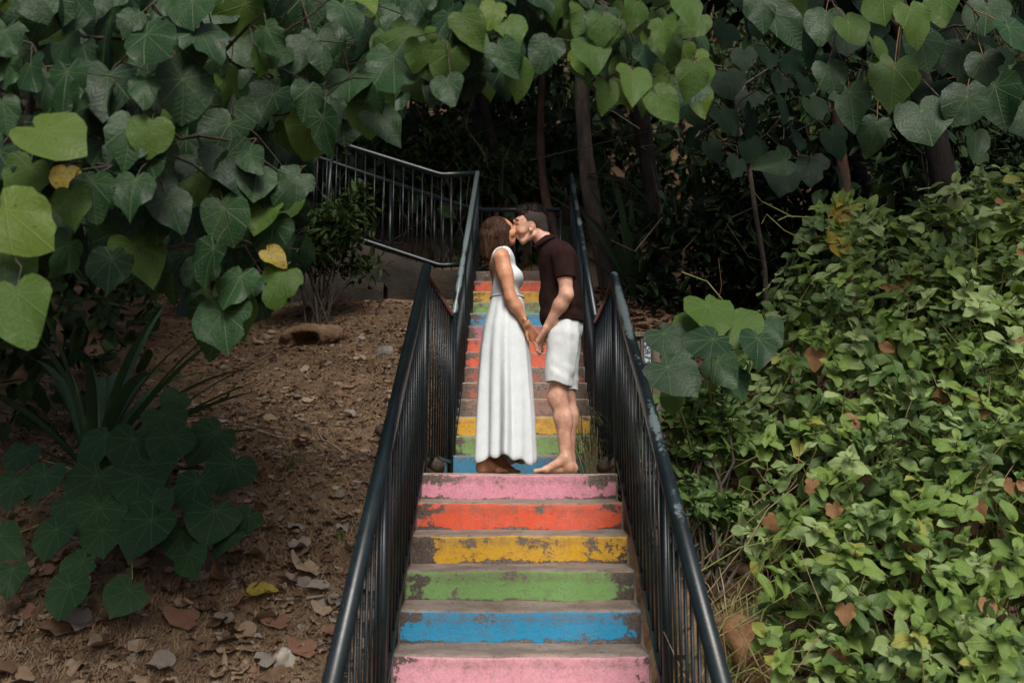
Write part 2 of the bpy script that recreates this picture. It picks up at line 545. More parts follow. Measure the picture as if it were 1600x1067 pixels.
BAL = {}
def railing(label, top, bot, spacing=.135, rtop=.034, rbar=.0074, mtop=None, posts=(), second=.085, mats=None, endcap=True, bars=True, rbot=.016, group='dark railings of the stairs'):
    """top / bot: paths of the handrail and the bottom rail over the same plan"""
    base = Vector(bot[0])
    rl = thing('railing', label, 'railing', base, group)
    m = mtop or M_rail
    def round_path(P, rad=.05):
        P = [np.array(p, float) for p in P]; out = [P[0]]
        for i in range(1, len(P) - 1):
            a = P[i] + (P[i-1] - P[i]) / np.linalg.norm(P[i-1] - P[i]) * rad
            c = P[i] + (P[i+1] - P[i]) / np.linalg.norm(P[i+1] - P[i]) * rad
            out += [a, .25 * a + .5 * P[i] + .25 * c, c]
        return out + [P[-1]]
    MB().tube(round_path(top), rtop, 14).build('handrail', m, rl)
    if second:
        q = [(x, y, z - second) for x, y, z in top]
        MB().tube(round_path(q), .013, 8).build('upper_bar', M_rail_rust, rl)
    MB().tube(round_path(bot), rbot, 8).build('bottom_rail', M_rail, rl)
    _, L = interp_path(top, 0)
    n = int(L / spacing)
    for i in range(n):
        s = (i + .5) / n
        a, _ = interp_path(top, s); c, _ = interp_path(bot, s)
        h = a[2] - (second or 0) - c[2]
        key = round(h, 2)
        if key not in BAL:
            V, F = tube([(0, 0, 0), (0, 0, key)], rbar, 8)
            BAL[key] = np_mesh('baluster', V, F, [M_rail])
        o = bpy.data.objects.new('baluster', BAL[key]); link(o, rl)
        o.location = Vector(c) - base
        o.rotation_euler = (0, 0, random.random() * 6)
    for s in posts:
        a, _ = interp_path(top, s); c, _ = interp_path(bot, s)
        MB().tube([(c[0], c[1], c[2] - .3), (a[0], a[1], a[2])], .024, 12).build('post', M_rail, rl)
    return rl

XL, XR = -.575, .685
ZTL, ZTR = 1.375, 1.315
def low_rail(x, zt, lab, mtop):
    sl = .650
    y_end, y_pk, y_l = 2.9, 6.55, 8.28
    top = [(x, y_end, zt - sl * (y_pk - y_end)), (x, y_pk, zt)]
    bot = [(x, y_end, -(D0 - y_end) * .633 + .13), (x, y_pk, .13)]
    r = railing(lab, top, bot, mtop=mtop, posts=(.0, .45, .985))
    return r
low_rail(XL, ZTL, 'black round tube railing left of the lower flight of painted steps', M_rail)
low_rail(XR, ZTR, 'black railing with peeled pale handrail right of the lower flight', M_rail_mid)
for x, xe, zt, lab in ((XL, -.50, ZTL, 'short level rusty railing beside the landing, left of the woman'), (XR, .70, ZTR, 'short level rusty railing beside the landing, right of the man')):
    railing(lab, [(x, 6.62, zt - .03), (xe, 8.22, zt - .03)], [(x, 6.62, .13), (xe, 8.22, .13)], rtop=.02, mtop=M_rail_rust, second=None, posts=(.97,))
railing('tall railing with pale worn handrail left of the upper flight', [(-.49, 8.30, 1.37), (-.445, 12.36, 3.97)], [(-.49, 8.30, .24), (-.445, 12.36, 2.80)], mtop=M_rail_worn, posts=(.0, .33, .66, 1.0), rtop=.03)
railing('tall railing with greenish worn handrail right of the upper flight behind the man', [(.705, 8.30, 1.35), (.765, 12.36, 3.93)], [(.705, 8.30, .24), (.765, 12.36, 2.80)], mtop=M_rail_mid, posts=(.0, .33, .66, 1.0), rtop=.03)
railing('low black railing closing the upper landing behind the heads', [(-.50, 14.05, 3.97), (.70, 14.05, 3.97)], [(-.50, 14.05, 2.75), (.70, 14.05, 2.75)], mtop=M_rail, posts=(0.0, 1.0), second=None, rtop=.032, spacing=.12)
railing('nearer black railing of the path climbing left from the upper landing', [(-.47, 12.42, 3.98), (-.92, 12.42, 3.96), (-2.35, 12.42, 4.42), (-4.2, 12.42, 5.02)],
        [(-.60, 12.42, 2.78), (-.92, 12.42, 2.76), (-2.35, 12.42, 3.24), (-4.2, 12.42, 3.84)], mtop=M_rail, posts=(.0, .5), second=None, rtop=.036, rbot=.034, spacing=.125, rbar=.010)
railing('farther black railing along the back of the climbing path', [(-.56, 14.05, 3.97), (-3.1, 14.05, 4.85), (-4.6, 14.05, 5.35)],
        [(-.56, 14.05, 2.72), (-3.1, 14.05, 3.66), (-4.6, 14.05, 4.16)], mtop=M_rail, posts=(.0, .3, .62), second=None, rtop=.034, rbot=.026, spacing=.125, rbar=.010)

# ------------------------------------------------------------------ retaining wall under the climbing path, with the path on top
def build_wall():
    w = thing('retaining_wall', 'dark mossy concrete retaining wall below the climbing path', 'wall', (-2.0, 12.2, 2.0))
    def slab(x0, x1, y0, y1, zb, ztop, name, mat, n=40):
        xs = np.linspace(x0, x1, n)
        zt = ztop(xs) + fbm(xs * 2.1, 3.3, 1, 3) * .015
        zs = np.linspace(0, 1, 10)
        V = []; 
        for z in zs:
            zz = zb + (zt - zb) * z
            yy = y0 + .05 * (1 - z) * -1 + fbm(xs * 1.7, zz * 1.9, 7, 4) * .05
            V.append(np.stack([xs, yy, zz], 1))
        V.append(np.stack([xs, np.full(n, y1), zt + .01], 1)); V.append(np.stack([xs, np.full(n, y1), np.full(n, zb)], 1))
        i = (np.arange(len(V) - 1)[:, None] * n + np.arange(n - 1)[None]).ravel()
        F = np.stack([i, i + 1, i + n + 1, i + n], 1)
        return put(name, np_mesh(name, np.vstack(V), F, [mat]), w)
    slab(-5.2, -.56, 12.22, 12.6, 1.3, lambda x: 2.66 + .335 * np.clip(-x - .92, 0, 9), 'wall_face', M_wall, 60)
    slab(-3.6, -1.55, 11.75, 12.18, 1.2, lambda x: 2.36 + .13 * np.sin((x + 3.6) * 1.4), 'stepped_footing', M_wall, 36)
    p = MB()
    p.add([(-.56, 12.55, Z2 + .01), (-.92, 12.55, Z2 + .03), (-4.6, 12.55, Z2 + 1.28), (-4.6, 14.2, Z2 + 1.28), (-.92, 14.2, Z2 + .03), (-.56, 14.2, Z2 + .01)], [(0, 5, 4, 1), (1, 4, 3, 2)])
    p.build('path_slab', M_slab, w, False)
build_wall()
# ------------------------------------------------------------------ smooth solid modelling for bodies and clothes
class Field:
    def __init__(self, lo, hi, h):
        self.lo = np.array(lo, float); self.h = h
        self.n = np.ceil((np.array(hi) - self.lo) / h).astype(int) + 1
        self.f = np.full(self.n, .5, dtype=np.float32)
    def region(self, lo, hi, pad):
        a = np.clip(np.floor((np.array(lo) - pad - self.lo) / self.h).astype(int), 0, self.n)
        b = np.clip(np.ceil((np.array(hi) + pad - self.lo) / self.h).astype(int) + 1, 0, self.n)
        sl = tuple(slice(i, j) for i, j in zip(a, b))
        ax = [self.lo[i] + self.h * np.arange(a[i], b[i]) for i in range(3)]
        return sl, np.meshgrid(*ax, indexing='ij')
    def prim(self, fn_box, k=.02, op='u', grow=0.0):
        fn, lo, hi = fn_box
        sl, (X, Y, Z) = self.region(lo, hi, k + grow + 4 * self.h)
        if X.size == 0: return self
        d = (fn(X, Y, Z) - grow).astype(np.float32)
        g = self.f[sl]
        if op == 'u':
            t = np.clip(.5 + .5 * (g - d) / k, 0, 1)
            self.f[sl] = g + (d - g) * t - k * t * (1 - t)
        elif op == 's':
            d = -d
            t = np.clip(.5 - .5 * (g - d) / k, 0, 1)
            self.f[sl] = g + (d - g) * t + k * t * (1 - t)
        return self
    def cut(self, fn):
        """keep only where fn < 0"""
        ax = [self.lo[i] + self.h * np.arange(self.n[i]) for i in range(3)]
        X, Y, Z = np.meshgrid(*ax, indexing='ij', sparse=True)
        self.f = np.maximum(self.f, fn(X, Y, Z).astype(np.float32))
        return self
    def shell(self, t):
        self.f = np.maximum(self.f, -(self.f + t)); return self
    def warp(self, fn, band=.03):
        m = np.argwhere(np.abs(self.f) < band)
        P = self.lo + self.h * m
        self.f[m[:, 0], m[:, 1], m[:, 2]] += fn(P[:, 0], P[:, 1], P[:, 2]).astype(np.float32)
        return self
    def mesh(self, smooth_it=2):
        f = self.f; s = f < 0
        nx, ny, nz = f.shape
        cnt = np.zeros((nx - 1, ny - 1, nz - 1), np.int8)
        for dx in (0, 1):
            for dy in (0, 1):
                for dz in (0, 1):
                    cnt += s[dx:nx-1+dx, dy:ny-1+dy, dz:nz-1+dz]
        mixed = (cnt > 0) & (cnt < 8)
        C = np.argwhere(mixed)
        idx = np.full(mixed.shape, -1, np.int64); idx[mixed] = np.arange(len(C))
        acc = np.zeros((len(C), 3)); num = np.zeros(len(C))
        cor = [np.array((x, y, z)) for x in (0, 1) for y in (0, 1) for z in (0, 1)]
        for a in cor:
            for b in cor:
                if (b - a).sum() == 1 and (b - a).min() == 0:
                    v1 = f[C[:, 0]+a[0], C[:, 1]+a[1], C[:, 2]+a[2]]; v2 = f[C[:, 0]+b[0], C[:, 1]+b[1], C[:, 2]+b[2]]
                    m = (v1 < 0) != (v2 < 0)
                    t = np.where(m, v1 / np.where(m, v1 - v2, 1), 0)
                    acc[m] += (a + t[:, None] * (b - a))[m]; num += m
        V = self.lo + self.h * (C + acc / num[:, None])
        F = []
        for axis in range(3):
            o = [1, 1, 1]; o[axis] = 0
            sl = [slice(1, -1)] * 3; sl[axis] = slice(0, -1)
            sl2 = [slice(1, -1)] * 3; sl2[axis] = slice(1, None)
            A = s[tuple(sl)]; B = s[tuple(sl2)]
            E = np.argwhere(A != B)
            inv = A[E[:, 0], E[:, 1], E[:, 2]]
            E = E + np.array(o)
            u, w = [(1, 2), (2, 0), (0, 1)][axis]
            def cell(du, dw):
                c = E.copy(); c[:, u] -= du; c[:, w] -= dw
                return idx[c[:, 0], c[:, 1], c[:, 2]]
            q = np.stack([cell(1, 1), cell(0, 1), cell(0, 0), cell(1, 0)], 1)
            q[~inv] = q[~inv][:, ::-1]
            F.append(q)
        F = np.vstack(F)
        F = F[(F >= 0).all(1)]
        for _ in range(smooth_it):
            S = np.zeros_like(V); c = np.zeros(len(V))
            for i in range(4):
                np.add.at(S, F[:, i], V[F[:, (i + 1) % 4]]); np.add.at(c, F[:, i], 1)
                np.add.at(S, F[:, i], V[F[:, (i + 3) % 4]]); np.add.at(c, F[:, i], 1)
            V = .45 * V + .55 * S / np.maximum(c, 1)[:, None]
        return V, F

def rc(a, b, ra, rb):
    a, b = np.array(tuple(a)), np.array(tuple(b)); ba = b - a; L2 = (ba @ ba) + 1e-12
    def fn(X, Y, Z):
        px, py, pz = X - a[0], Y - a[1], Z - a[2]
        t = np.clip((px * ba[0] + py * ba[1] + pz * ba[2]) / L2, 0, 1)
        return np.sqrt((px - t * ba[0]) ** 2 + (py - t * ba[1]) ** 2 + (pz - t * ba[2]) ** 2) - (ra + (rb - ra) * t)
    r = max(ra, rb)
    return fn, np.minimum(a, b) - r, np.maximum(a, b) + r

def el(c, r, ang=0.0):
    """ellipsoid, turned by ang degrees in the x-z plane"""
    c = np.array(tuple(c)); rx, ry, rz = r; ca, sa = math.cos(R(ang)), math.sin(R(ang))
    def fn(X, Y, Z):
        x, y, z = X - c[0], Y - c[1], Z - c[2]
        u, w = ca * x + sa * z, -sa * x + ca * z
        k0 = np.sqrt((u / rx) ** 2 + (y / ry) ** 2 + (w / rz) ** 2)
        k1 = np.sqrt((u / rx ** 2) ** 2 + (y / ry ** 2) ** 2 + (w / rz ** 2) ** 2) + 1e-9
        return k0 * (k0 - 1) / k1
    m = max(r)
    return fn, c - m, c + m

YP = 6.56
def W(px, py, dy=0.0):
    return at(px, py, YP + dy)

# ------------------------------------------------------------------ materials of the people
def skin_material(name, c, c2):
    b = NB(name)
    p = b.pos()
    n = b.noise(p, 16, 5, .6); n2 = b.noise(p, 120, 3, .6)
    col = b.mix(b.smooth(n, .35, .65), tuple(min(1, x * 1.08) for x in c), tuple(x * .92 for x in c2))
    col = b.mix(b.smooth(n2, .62, .72, 0, .25), col, tuple(x * .6 for x in c2))
    return b.finish(col, .5, b.bump(n2, .15, .002), .35, Subsurface_Weight=.06, Subsurface_Radius=(.02, .008, .005), Subsurface_Scale=.5)
M_skin_m = skin_material('skin', (.60, .35, .25), (.54, .28, .19))
M_skin_w = skin_material('tanned_skin', (.55, .27, .155), (.48, .215, .115))
def cloth_material(name, c, c2, scale, rough=.9, fold=0.0):
    b = NB(name)
    p = b.pos()
    n1 = b.noise(p, 14, 5, .6); n2 = b.noise(p, scale, 3, .6)
    col = b.mix(b.smooth(b.math('ADD', b.math('MULTIPLY', n1, .5), b.math('MULTIPLY', n2, .5)), .38, .62), c, c2)
    h = b.math('ADD', b.math('MULTIPLY', n2, .35), b.math('MULTIPLY', b.noise(b.mapping(p, (1, 1, .55)), 11, 3, .5, .6), fold))
    return b.finish(col, rough, b.bump(h, .6, .012), .12)
M_polo = cloth_material('dark_brown_knit', (.015, .0068, .0056), (.027, .0125, .0105), 260, .95, .5)
M_linen = cloth_material('white_linen', (.58, .62, .625), (.67, .70, .70), 240, .9, 1.0)
M_dress = cloth_material('white_cotton', (.60, .645, .66), (.68, .72, .73), 160, .9, .35)
def hair_material(name, c1, c2):
    b = NB(name)
    p = b.pos()
    n = b.noise(b.mapping(p, (1, 1, .07)), 260, 4, .6, .15); n2 = b.noise(b.mapping(p, (1, 1, .2)), 60, 3, .6)
    col = b.mix(b.smooth(b.math('ADD', b.math('MULTIPLY', n, .6), b.math('MULTIPLY', n2, .4)), .38, .62), c1, c2)
    return b.finish(col, .55, b.bump(b.math('ADD', n, n2), .8, .004), .1)
M_hair_w = hair_material('brown_hair', (.016, .0075, .0045), (.066, .032, .018))
M_hair_m = hair_material('black_brown_hair', (.007, .005, .004), (.019, .013, .010))
M_stubble = simple_mat('shaved_hair', (.016, .011, .009), (.048, .032, .025), 90, .8, .4, 300, dist=.002)
M_brow = simple_mat('brow_hair', (.02, .012, .01), (.04, .025, .02), 90, .8, 0)
M_gold = simple_mat('gold', (.65, .42, .14), (.7, .48, .2), 50, .3, 0, Metallic=1.0)
M_nail = simple_mat('nail', (.6, .42, .36), (.62, .44, .38), 50, .3, 0)
M_lip = simple_mat('lip', (.42, .14, .11), (.46, .17, .13), 50, .45, 0)

def vadd(p, x=0, y=0, z=0): return Vector((p[0] + x, p[1] + y, p[2] + z))

def finger(F, root, joints, r0=.0088, r1=.0068):
    pts = [root] + joints
    n = len(pts) - 1
    for i in range(n):
        ra = r0 + (r1 - r0) * i / n; rb = r0 + (r1 - r0) * (i + 1) / n
        F.prim(rc(pts[i], pts[i + 1], ra, rb), .004)

def foot(F, ankle, heel, toe, side):
    """bare foot flat on z = 0 pointing from heel to toe"""
    d = Vector(toe) - Vector(heel); d.z = 0; L = d.length; d.normalize(); s = Vector((-d.y, d.x, 0)) * side
    h = Vector((heel[0], heel[1], 0)); t = Vector((toe[0], toe[1], 0))
    F.prim(rc(ankle, h + d * .035 + Vector((0, 0, .040)), .036, .032), .03)
    F.prim(el(h + d * .035 + Vector((0, 0, .034)), (.038, .032, .034)), .02)
    F.prim(rc(Vector(ankle) + d * .015 + Vector((0, 0, -.02)), h + d * (L * .66) + Vector((0, 0, .028)), .034, .024), .025)
    F.prim(rc(h + d * .05 + s * -.012 + Vector((0, 0, .022)), h + d * (L * .74) + s * -.022 + Vector((0, 0, .018)), .022, .018), .02)
    F.prim(rc(h + d * (L * .70) + s * .022 + Vector((0, 0, .024)), h + d * (L * .72) + s * -.028 + Vector((0, 0, .018)), .024, .018), .02)
    for i, (off, ln, r) in enumerate(((.030, 1.0, .0145), (.009, .985, .0105), (-.008, .955, .010), (-.023, .92, .0095), (-.036, .875, .009))):
        F.prim(rc(h + d * (L * .76) + s * off + Vector((0, 0, r + .008)), h + d * (L * ln - r) + s * off * 1.05 + Vector((0, 0, r)), r, r), .006)
    F.prim(el(Vector(ankle) + s * -.034 + Vector((0, 0, -.012)), (.012, .012, .014)), .012)
    F.prim(el(Vector(ankle) + s * .034 + Vector((0, 0, .0)), (.012, .012, .014)), .012)

# ================================================================== the man
def build_man():
    base = Vector((.33, YP, 0))
    man = thing('person', 'man in dark brown polo shirt and white shorts, kissing, barefoot on pink step', 'person', base, 'kissing couple')
    H = .0046
    F = Field((.0, YP - .32, -.01), (.56, YP + .34, 1.84), H)
    torso = [
        (el(W(872, 412), (.118, .172, .135), 4), .05), (el(W(874, 440), (.112, .160, .170)), .05), (el(W(877, 475), (.108, .150, .130)), .05),
        (el(W(880, 512), (.118, .165, .125)), .05), (rc(W(878, 399, -.15), W(874, 399, .15), .056, .056), .04), (rc(W(857, 381), W(868, 402), .056, .085), .04)]
    for p, k in torso: F.prim(p, k)
    for dy, hx, kx, kyp, ax in ((-.085, 881, 872, 622, 884), (.095, 884, 884, 616, 889)):
        hip, knee, ank = W(hx, 525, dy), W(kx, kyp, dy * 1.05), W(ax, 714, dy * 1.05)
        mid = hip.lerp(knee, .5); mid.x += .0
        F.prim(rc(hip, mid, .092, .078), .04); F.prim(rc(mid, knee, .078, .056), .04)
        F.prim(el(vadd(knee, -.012), (.05, .052, .062)), .03)
        calf = knee.lerp(ank, .33); calf.x += .016
        F.prim(rc(knee, calf, .052, .056), .04); F.prim(rc(calf, ank, .054, .036), .04)
        F.prim(rc(vadd(knee, .02, 0, -.05), vadd(calf, .02, 0, -.05), .035, .036), .03)
        heel = (ank.x + .058, ank.y, 0); toe = (ank.x - .215, ank.y - (.012 if dy < 0 else -.01), 0)
        foot(F, ank, heel, toe, 1 if dy < 0 else -1)
    # arms: the near (left) one hangs to the joined hands, the far one to the far pair
    arms = []
    for s, (shx, shy), (ex, ey), (wx, wy), dys in ((-1, (880, 400), (885, 461), (855, 512), (-.185, -.215, -.135)), (1, (872, 400), (874, 461), (853, 514), (.185, .2, .11))):
        sh, elb, wr = W(shx, shy, dys[0]), W(ex, ey, dys[1]), W(wx, wy, dys[2])
        F.prim(rc(sh, sh.lerp(elb, .45), .063, .052), .03); F.prim(rc(sh.lerp(elb, .4), elb, .053, .042), .03)
        fm = elb.lerp(wr, .3)
        F.prim(rc(elb, fm, .043, .046), .03); F.prim(rc(fm, wr, .045, .029), .03)
        kn = W(843.5, 533, dys[2] + .035 * -s)
        # palm: four metacarpals side by side give a flat hand
        ax = (kn - wr).normalized(); side = Vector((.45 * -1, s * .35, -.35)).normalized()
        side = (side - ax * side.dot(ax)).normalized()
        nrm = ax.cross(side).normalized()
        for i in range(4):
            o = (i - 1.5) * .022
            F.prim(rc(wr + side * o * .55, kn + side * o, .018, .014), .012)
        knuck = [kn + side * ((i - 1.5) * .0225) for i in range(4)]
        down = Vector((.02, .02 * -s, -1)).normalized()
        for i, kk in enumerate(knuck):
            ln = (.088, .102, .098, .078)[3 - i]
            inw = Vector((.10, .30 * -s, 0))
            j1 = kk + (ax * .6 + down * .6 + inw * .3).normalized() * ln * .42
            j2 = j1 + (down + inw * 1.2).normalized() * ln * .32
            j3 = j2 + (down * .5 + inw * 3.0).normalized() * ln * .26
            finger(F, kk, [j1, j2, j3], .0100, .0078)
        th0 = wr + (kn - wr) * .25 - side * .03
        finger(F, th0, [th0 + ax * .035 - side * .016 + Vector((0, s * .012, 0)), th0 + ax * .065 - side * .016 + Vector((0, s * .012, 0)), th0 + ax * .088 - side * .006 + Vector((0, s * .01, 0))], .012, .0085)
        arms.append((sh, elb, wr))
    # head bowed to the left, neck
    F.prim(rc(W(842, 366), W(860, 390), .056, .066), .03)
    F.prim(el(W(830.5, 346), (.103, .078, .092), 12), .03)          # cranium
    F.prim(el(W(817, 356), (.058, .062, .078), -14), .03)          # face
    F.prim(rc(W(833, 367, -.045), W(818.5, 377, -.012), .020, .018), .02)
    F.prim(rc(W(833, 367, .045), W(818.5, 377, .012), .020, .018), .02)
    F.prim(el(W(816, 376.5), (.022, .026, .018), -14), .015)         # chin
    F.prim(rc(W(804.5, 345.5, -.03), W(804.5, 345.5, .03), .013, .013), .014)   # brow
    F.prim(el(W(809, 352.5, -.034), (.020, .016, .010)), .006, 's')           # eye sockets
    F.prim(el(W(809, 352.5, .034), (.020, .016, .010)), .006, 's')
    F.prim(el(W(810.5, 352.5, -.030), (.014, .014, .012)), .004)              # closed eyes
    F.prim(el(W(810.5, 352.5, .030), (.014, .014, .012)), .004)
    F.prim(rc(W(804.5, 350, -.006), W(801.5, 361, -.016), .008, .0125), .01)   # nose
    F.prim(el(W(804.5, 362.5, -.022), (.012, .009, .008)), .006)
    F.prim(rc(W(808, 369, -.014), W(808, 369, .014), .010, .010), .008)          # lips
    F.prim(rc(W(809.5, 372.5, -.012), W(809.5, 372.5, .012), .009, .009), .008)
    F.prim(el(W(815, 361, -.05), (.022, .014, .022)), .02)                       # cheeks
    for s in (-1, 1):
        e = W(830.5, 356, s * .080)
        F.prim(el(e, (.0165, .009, .029), -14), .005)
        F.prim(el(vadd(e, -.003, s * .008, .002), (.010, .008, .018), -14), .003, 's')
    V, Q = F.mesh()
    put('body', np_mesh('body', V, Q, [M_skin_m]), man)
    # shirt
    S = Field((.05, YP - .33, .88), (.58, YP + .33, 1.66), .0048)
    for p, k in torso: S.prim(p, k, grow=.014)
    S.prim(el(W(876, 470), (.132, .172, .17)), .05); S.prim(el(W(877.5, 499), (.142, .186, .10)), .04)
    S.prim(rc(W(845, 377), W(857, 390), .062, .072), .02)                  # collar stand
    A = Field((.05, YP - .33, .88), (.58, YP + .33, 1.66), .0048)
    for s, (sh, elb, wr) in zip((-1, 1), arms):
        cuff = sh.lerp(elb, .60)
        A.prim(rc(sh, cuff, .073, .067), .03)
    a0, e0 = arms[0][0], arms[0][1]
    zhem = W(876, 506).z
    cuts = []
    for (sh, elb, wr) in arms:
        ax = np.array(elb - sh); L = np.linalg.norm(ax); ax /= L; c = np.array(sh) + ax * L * .585
        cuts.append((ax, c))
    neckc, neckd = np.array(W(846, 375)), np.array(Vector((-.62, 0, .78)).normalized())
    def keep(X, Y, Z):
        d = zhem - Z + 0 * X + 0 * Y
        n = (X - neckc[0]) * neckd[0] + (Y - neckc[1]) * neckd[1] + (Z - neckc[2]) * neckd[2]
        return np.maximum(d, n)
    def sleeve_cut(X, Y, Z):
        d = -1.0
        for (ax, c), s in zip(cuts, (-1, 1)):
            t = (X - c[0]) * ax[0] + (Y - c[1]) * ax[1] + (Z - c[2]) * ax[2]
            d = np.maximum(d, np.where((Y - YP) * s > 0, t, -1))
        return d
    A.cut(sleeve_cut)
    k_ = .018; t_ = np.clip(.5 + .5 * (S.f - A.f) / k_, 0, 1)
    S.f = S.f + (A.f - S.f) * t_ - k_ * t_ * (1 - t_)
    S.warp(lambda x, y, z: fbm(x * 11 + z * 5, y * 9, z * 6, 3) * .0055 + np.sin(z * 46 + x * 22 + fbm(x * 5, y * 5, z * 5, 2) * 4) * .0035 * sstep(1.32, 1.0, z))
    S.cut(keep)
    V, Q = S.mesh(1)
    put('polo_shirt', np_mesh('polo_shirt', V, Q, [M_polo]), man)
    # folded collar: a band round the neck
    c = MB(); pts = []
    cc = np.array(W(848, 377.8)); u = np.array([neckd[2], 0, -neckd[0]]); v = np.array([0, 1., 0])
    ring = [cc + .078 * math.cos(t) * u + .080 * math.sin(t) * v - neckd * .008 * math.cos(t) for t in np.linspace(.55, 2 * math.pi - .55, 28) + math.pi]
    out = [p + (p - cc) * .16 - neckd * .033 for p in ring]
    Vc = []
    for a, b_ in zip(ring, out):
        m = .5 * (a + b_) + (a - cc) * .10 + neckd * .006
        Vc += [a - (a - cc) * .06 - neckd * .02, a, m, b_, b_ - (b_ - cc) * .08]
    Fc = [(i * 5 + j, i * 5 + j + 1, i * 5 + j + 6, i * 5 + j + 5) for i in range(27) for j in range(4)]
    c.add(Vc, Fc); c.build('collar', M_polo, man)
    # shorts
    S = Field((.1, YP - .3, .50), (.6, YP + .32, 1.08), .0048)
    S.prim(el(W(880, 512), (.127, .176, .16)), .05)
    hems = []
    for dy, hx, kx, by in ((-.09, 880, 871, 603), (.10, 883, 883, 600)):
        hip, hem = W(hx, 525, dy), W(kx, by + 12, dy * 1.1)
        S.prim(rc(hip, hem, .106, .090), .02)
        hems.append(hem)
    S.warp(lambda x, y, z: fbm(x * 9, y * 9, z * 7, 3) * .0055 + np.sin(z * 60 + x * 40 + fbm(x * 6, y * 6, z * 6, 2) * 4) * .003 * (1 - sstep(.6, .75, z)) + np.sin(x * 55 + y * 40) * .003)
    S.shell(.014)
    hz = W(866, 599, -.1).z; hx0 = W(866, 599, -.1).x
    S.cut(lambda X, Y, Z: np.maximum((hz - .006 * np.sin(X * 40) - (X - hx0) * .20) - Z, Z - W(880, 502).z + 0 * X) + 0 * Y)
    V, Q = S.mesh(1)
    put('shorts', np_mesh('shorts', V, Q, [M_linen]), man)
    # hair: long dark top swept back, shaved sides
    Hh = Field((.0, YP - .12, 1.55), (.32, YP + .12, 1.86), .0035)
    Hh.prim(el(W(830.5, 345.5), (.107, .082, .097), 12), .02); Hh.prim(el(W(812.5, 331.5), (.040, .050, .030), 28), .025); Hh.prim(el(W(827, 327.5), (.072, .054, .036), 4), .025)
    p0, p1 = W(801, 340), W(850, 334)
    nn = Vector((-(p1.z - p0.z), 0, p1.x - p0.x)).normalized()
    Hh.cut(lambda X, Y, Z: -((X - p0.x) * nn.x + (Z - p0.z) * nn.z - .10 * np.abs(Y - YP) ** 1.0 * 1.2 + .006) + 0 * Y)
    Hh.warp(lambda x, y, z: fbm(x * 18, y * 60, z * 30, 3) * .006)
    V, Q = Hh.mesh(1)
    hr = put('hair', np_mesh('hair', V, Q, [M_hair_m]), man)
    tuftm = MB(); cen = np.array(tuple(W(830, 345)))
    for i in rng.choice(len(V), 420, replace=False):
        v = V[i]; d = v - cen; d /= np.linalg.norm(d)
        if d[2] < .35: continue
        e = v + d * .012 + np.array([.014, 0, .002]) + rng.normal(0, .004, 3)
        tuftm.tube([v - d * .006, (v + e) / 2 + d * .004, e], [.0016, .0018, .0005], 4, False)
    tuftm.build('hair_strands', M_hair_m, hr)
    Hs = Field((.0, YP - .12, 1.50), (.32, YP + .12, 1.84), .0035)
    Hs.prim(el(W(831, 346), (.1045, .0795, .094), 12), .01); Hs.prim(rc(W(845, 360), W(846, 365), .052, .05), .03)
    q0 = W(811, 352); 
    def side(X, Y, Z):
        face = -(X - W(812.5, 350).x) - (Z - W(812.5, 350).z) * .25
        low = np.where(X < W(829, 350).x, W(826, 354).z - Z, W(846, 365).z - Z - (X - W(846, 365).x) * .45)
        ear = .034 - np.sqrt((X - W(829, 358).x) ** 2 + (Z - W(829, 358).z) ** 2)
        return np.maximum(np.maximum(face, low), ear) + 0 * Y
    Hs.cut(side); Hs.shell(.016)
    V, Q = Hs.mesh(1)
    put('shaved_sides', np_mesh('shaved_sides', V, Q, [M_stubble]), man)
    for s in (-1, 1):
        MB().tube([W(803.5, 345.5, s * .020), W(804, 343.6, s * .034), W(807.5, 343.2, s * .050), W(811, 344.5, s * .058)], [.003, .005, .0045, .002], 6).build('eyebrow', M_brow, man)

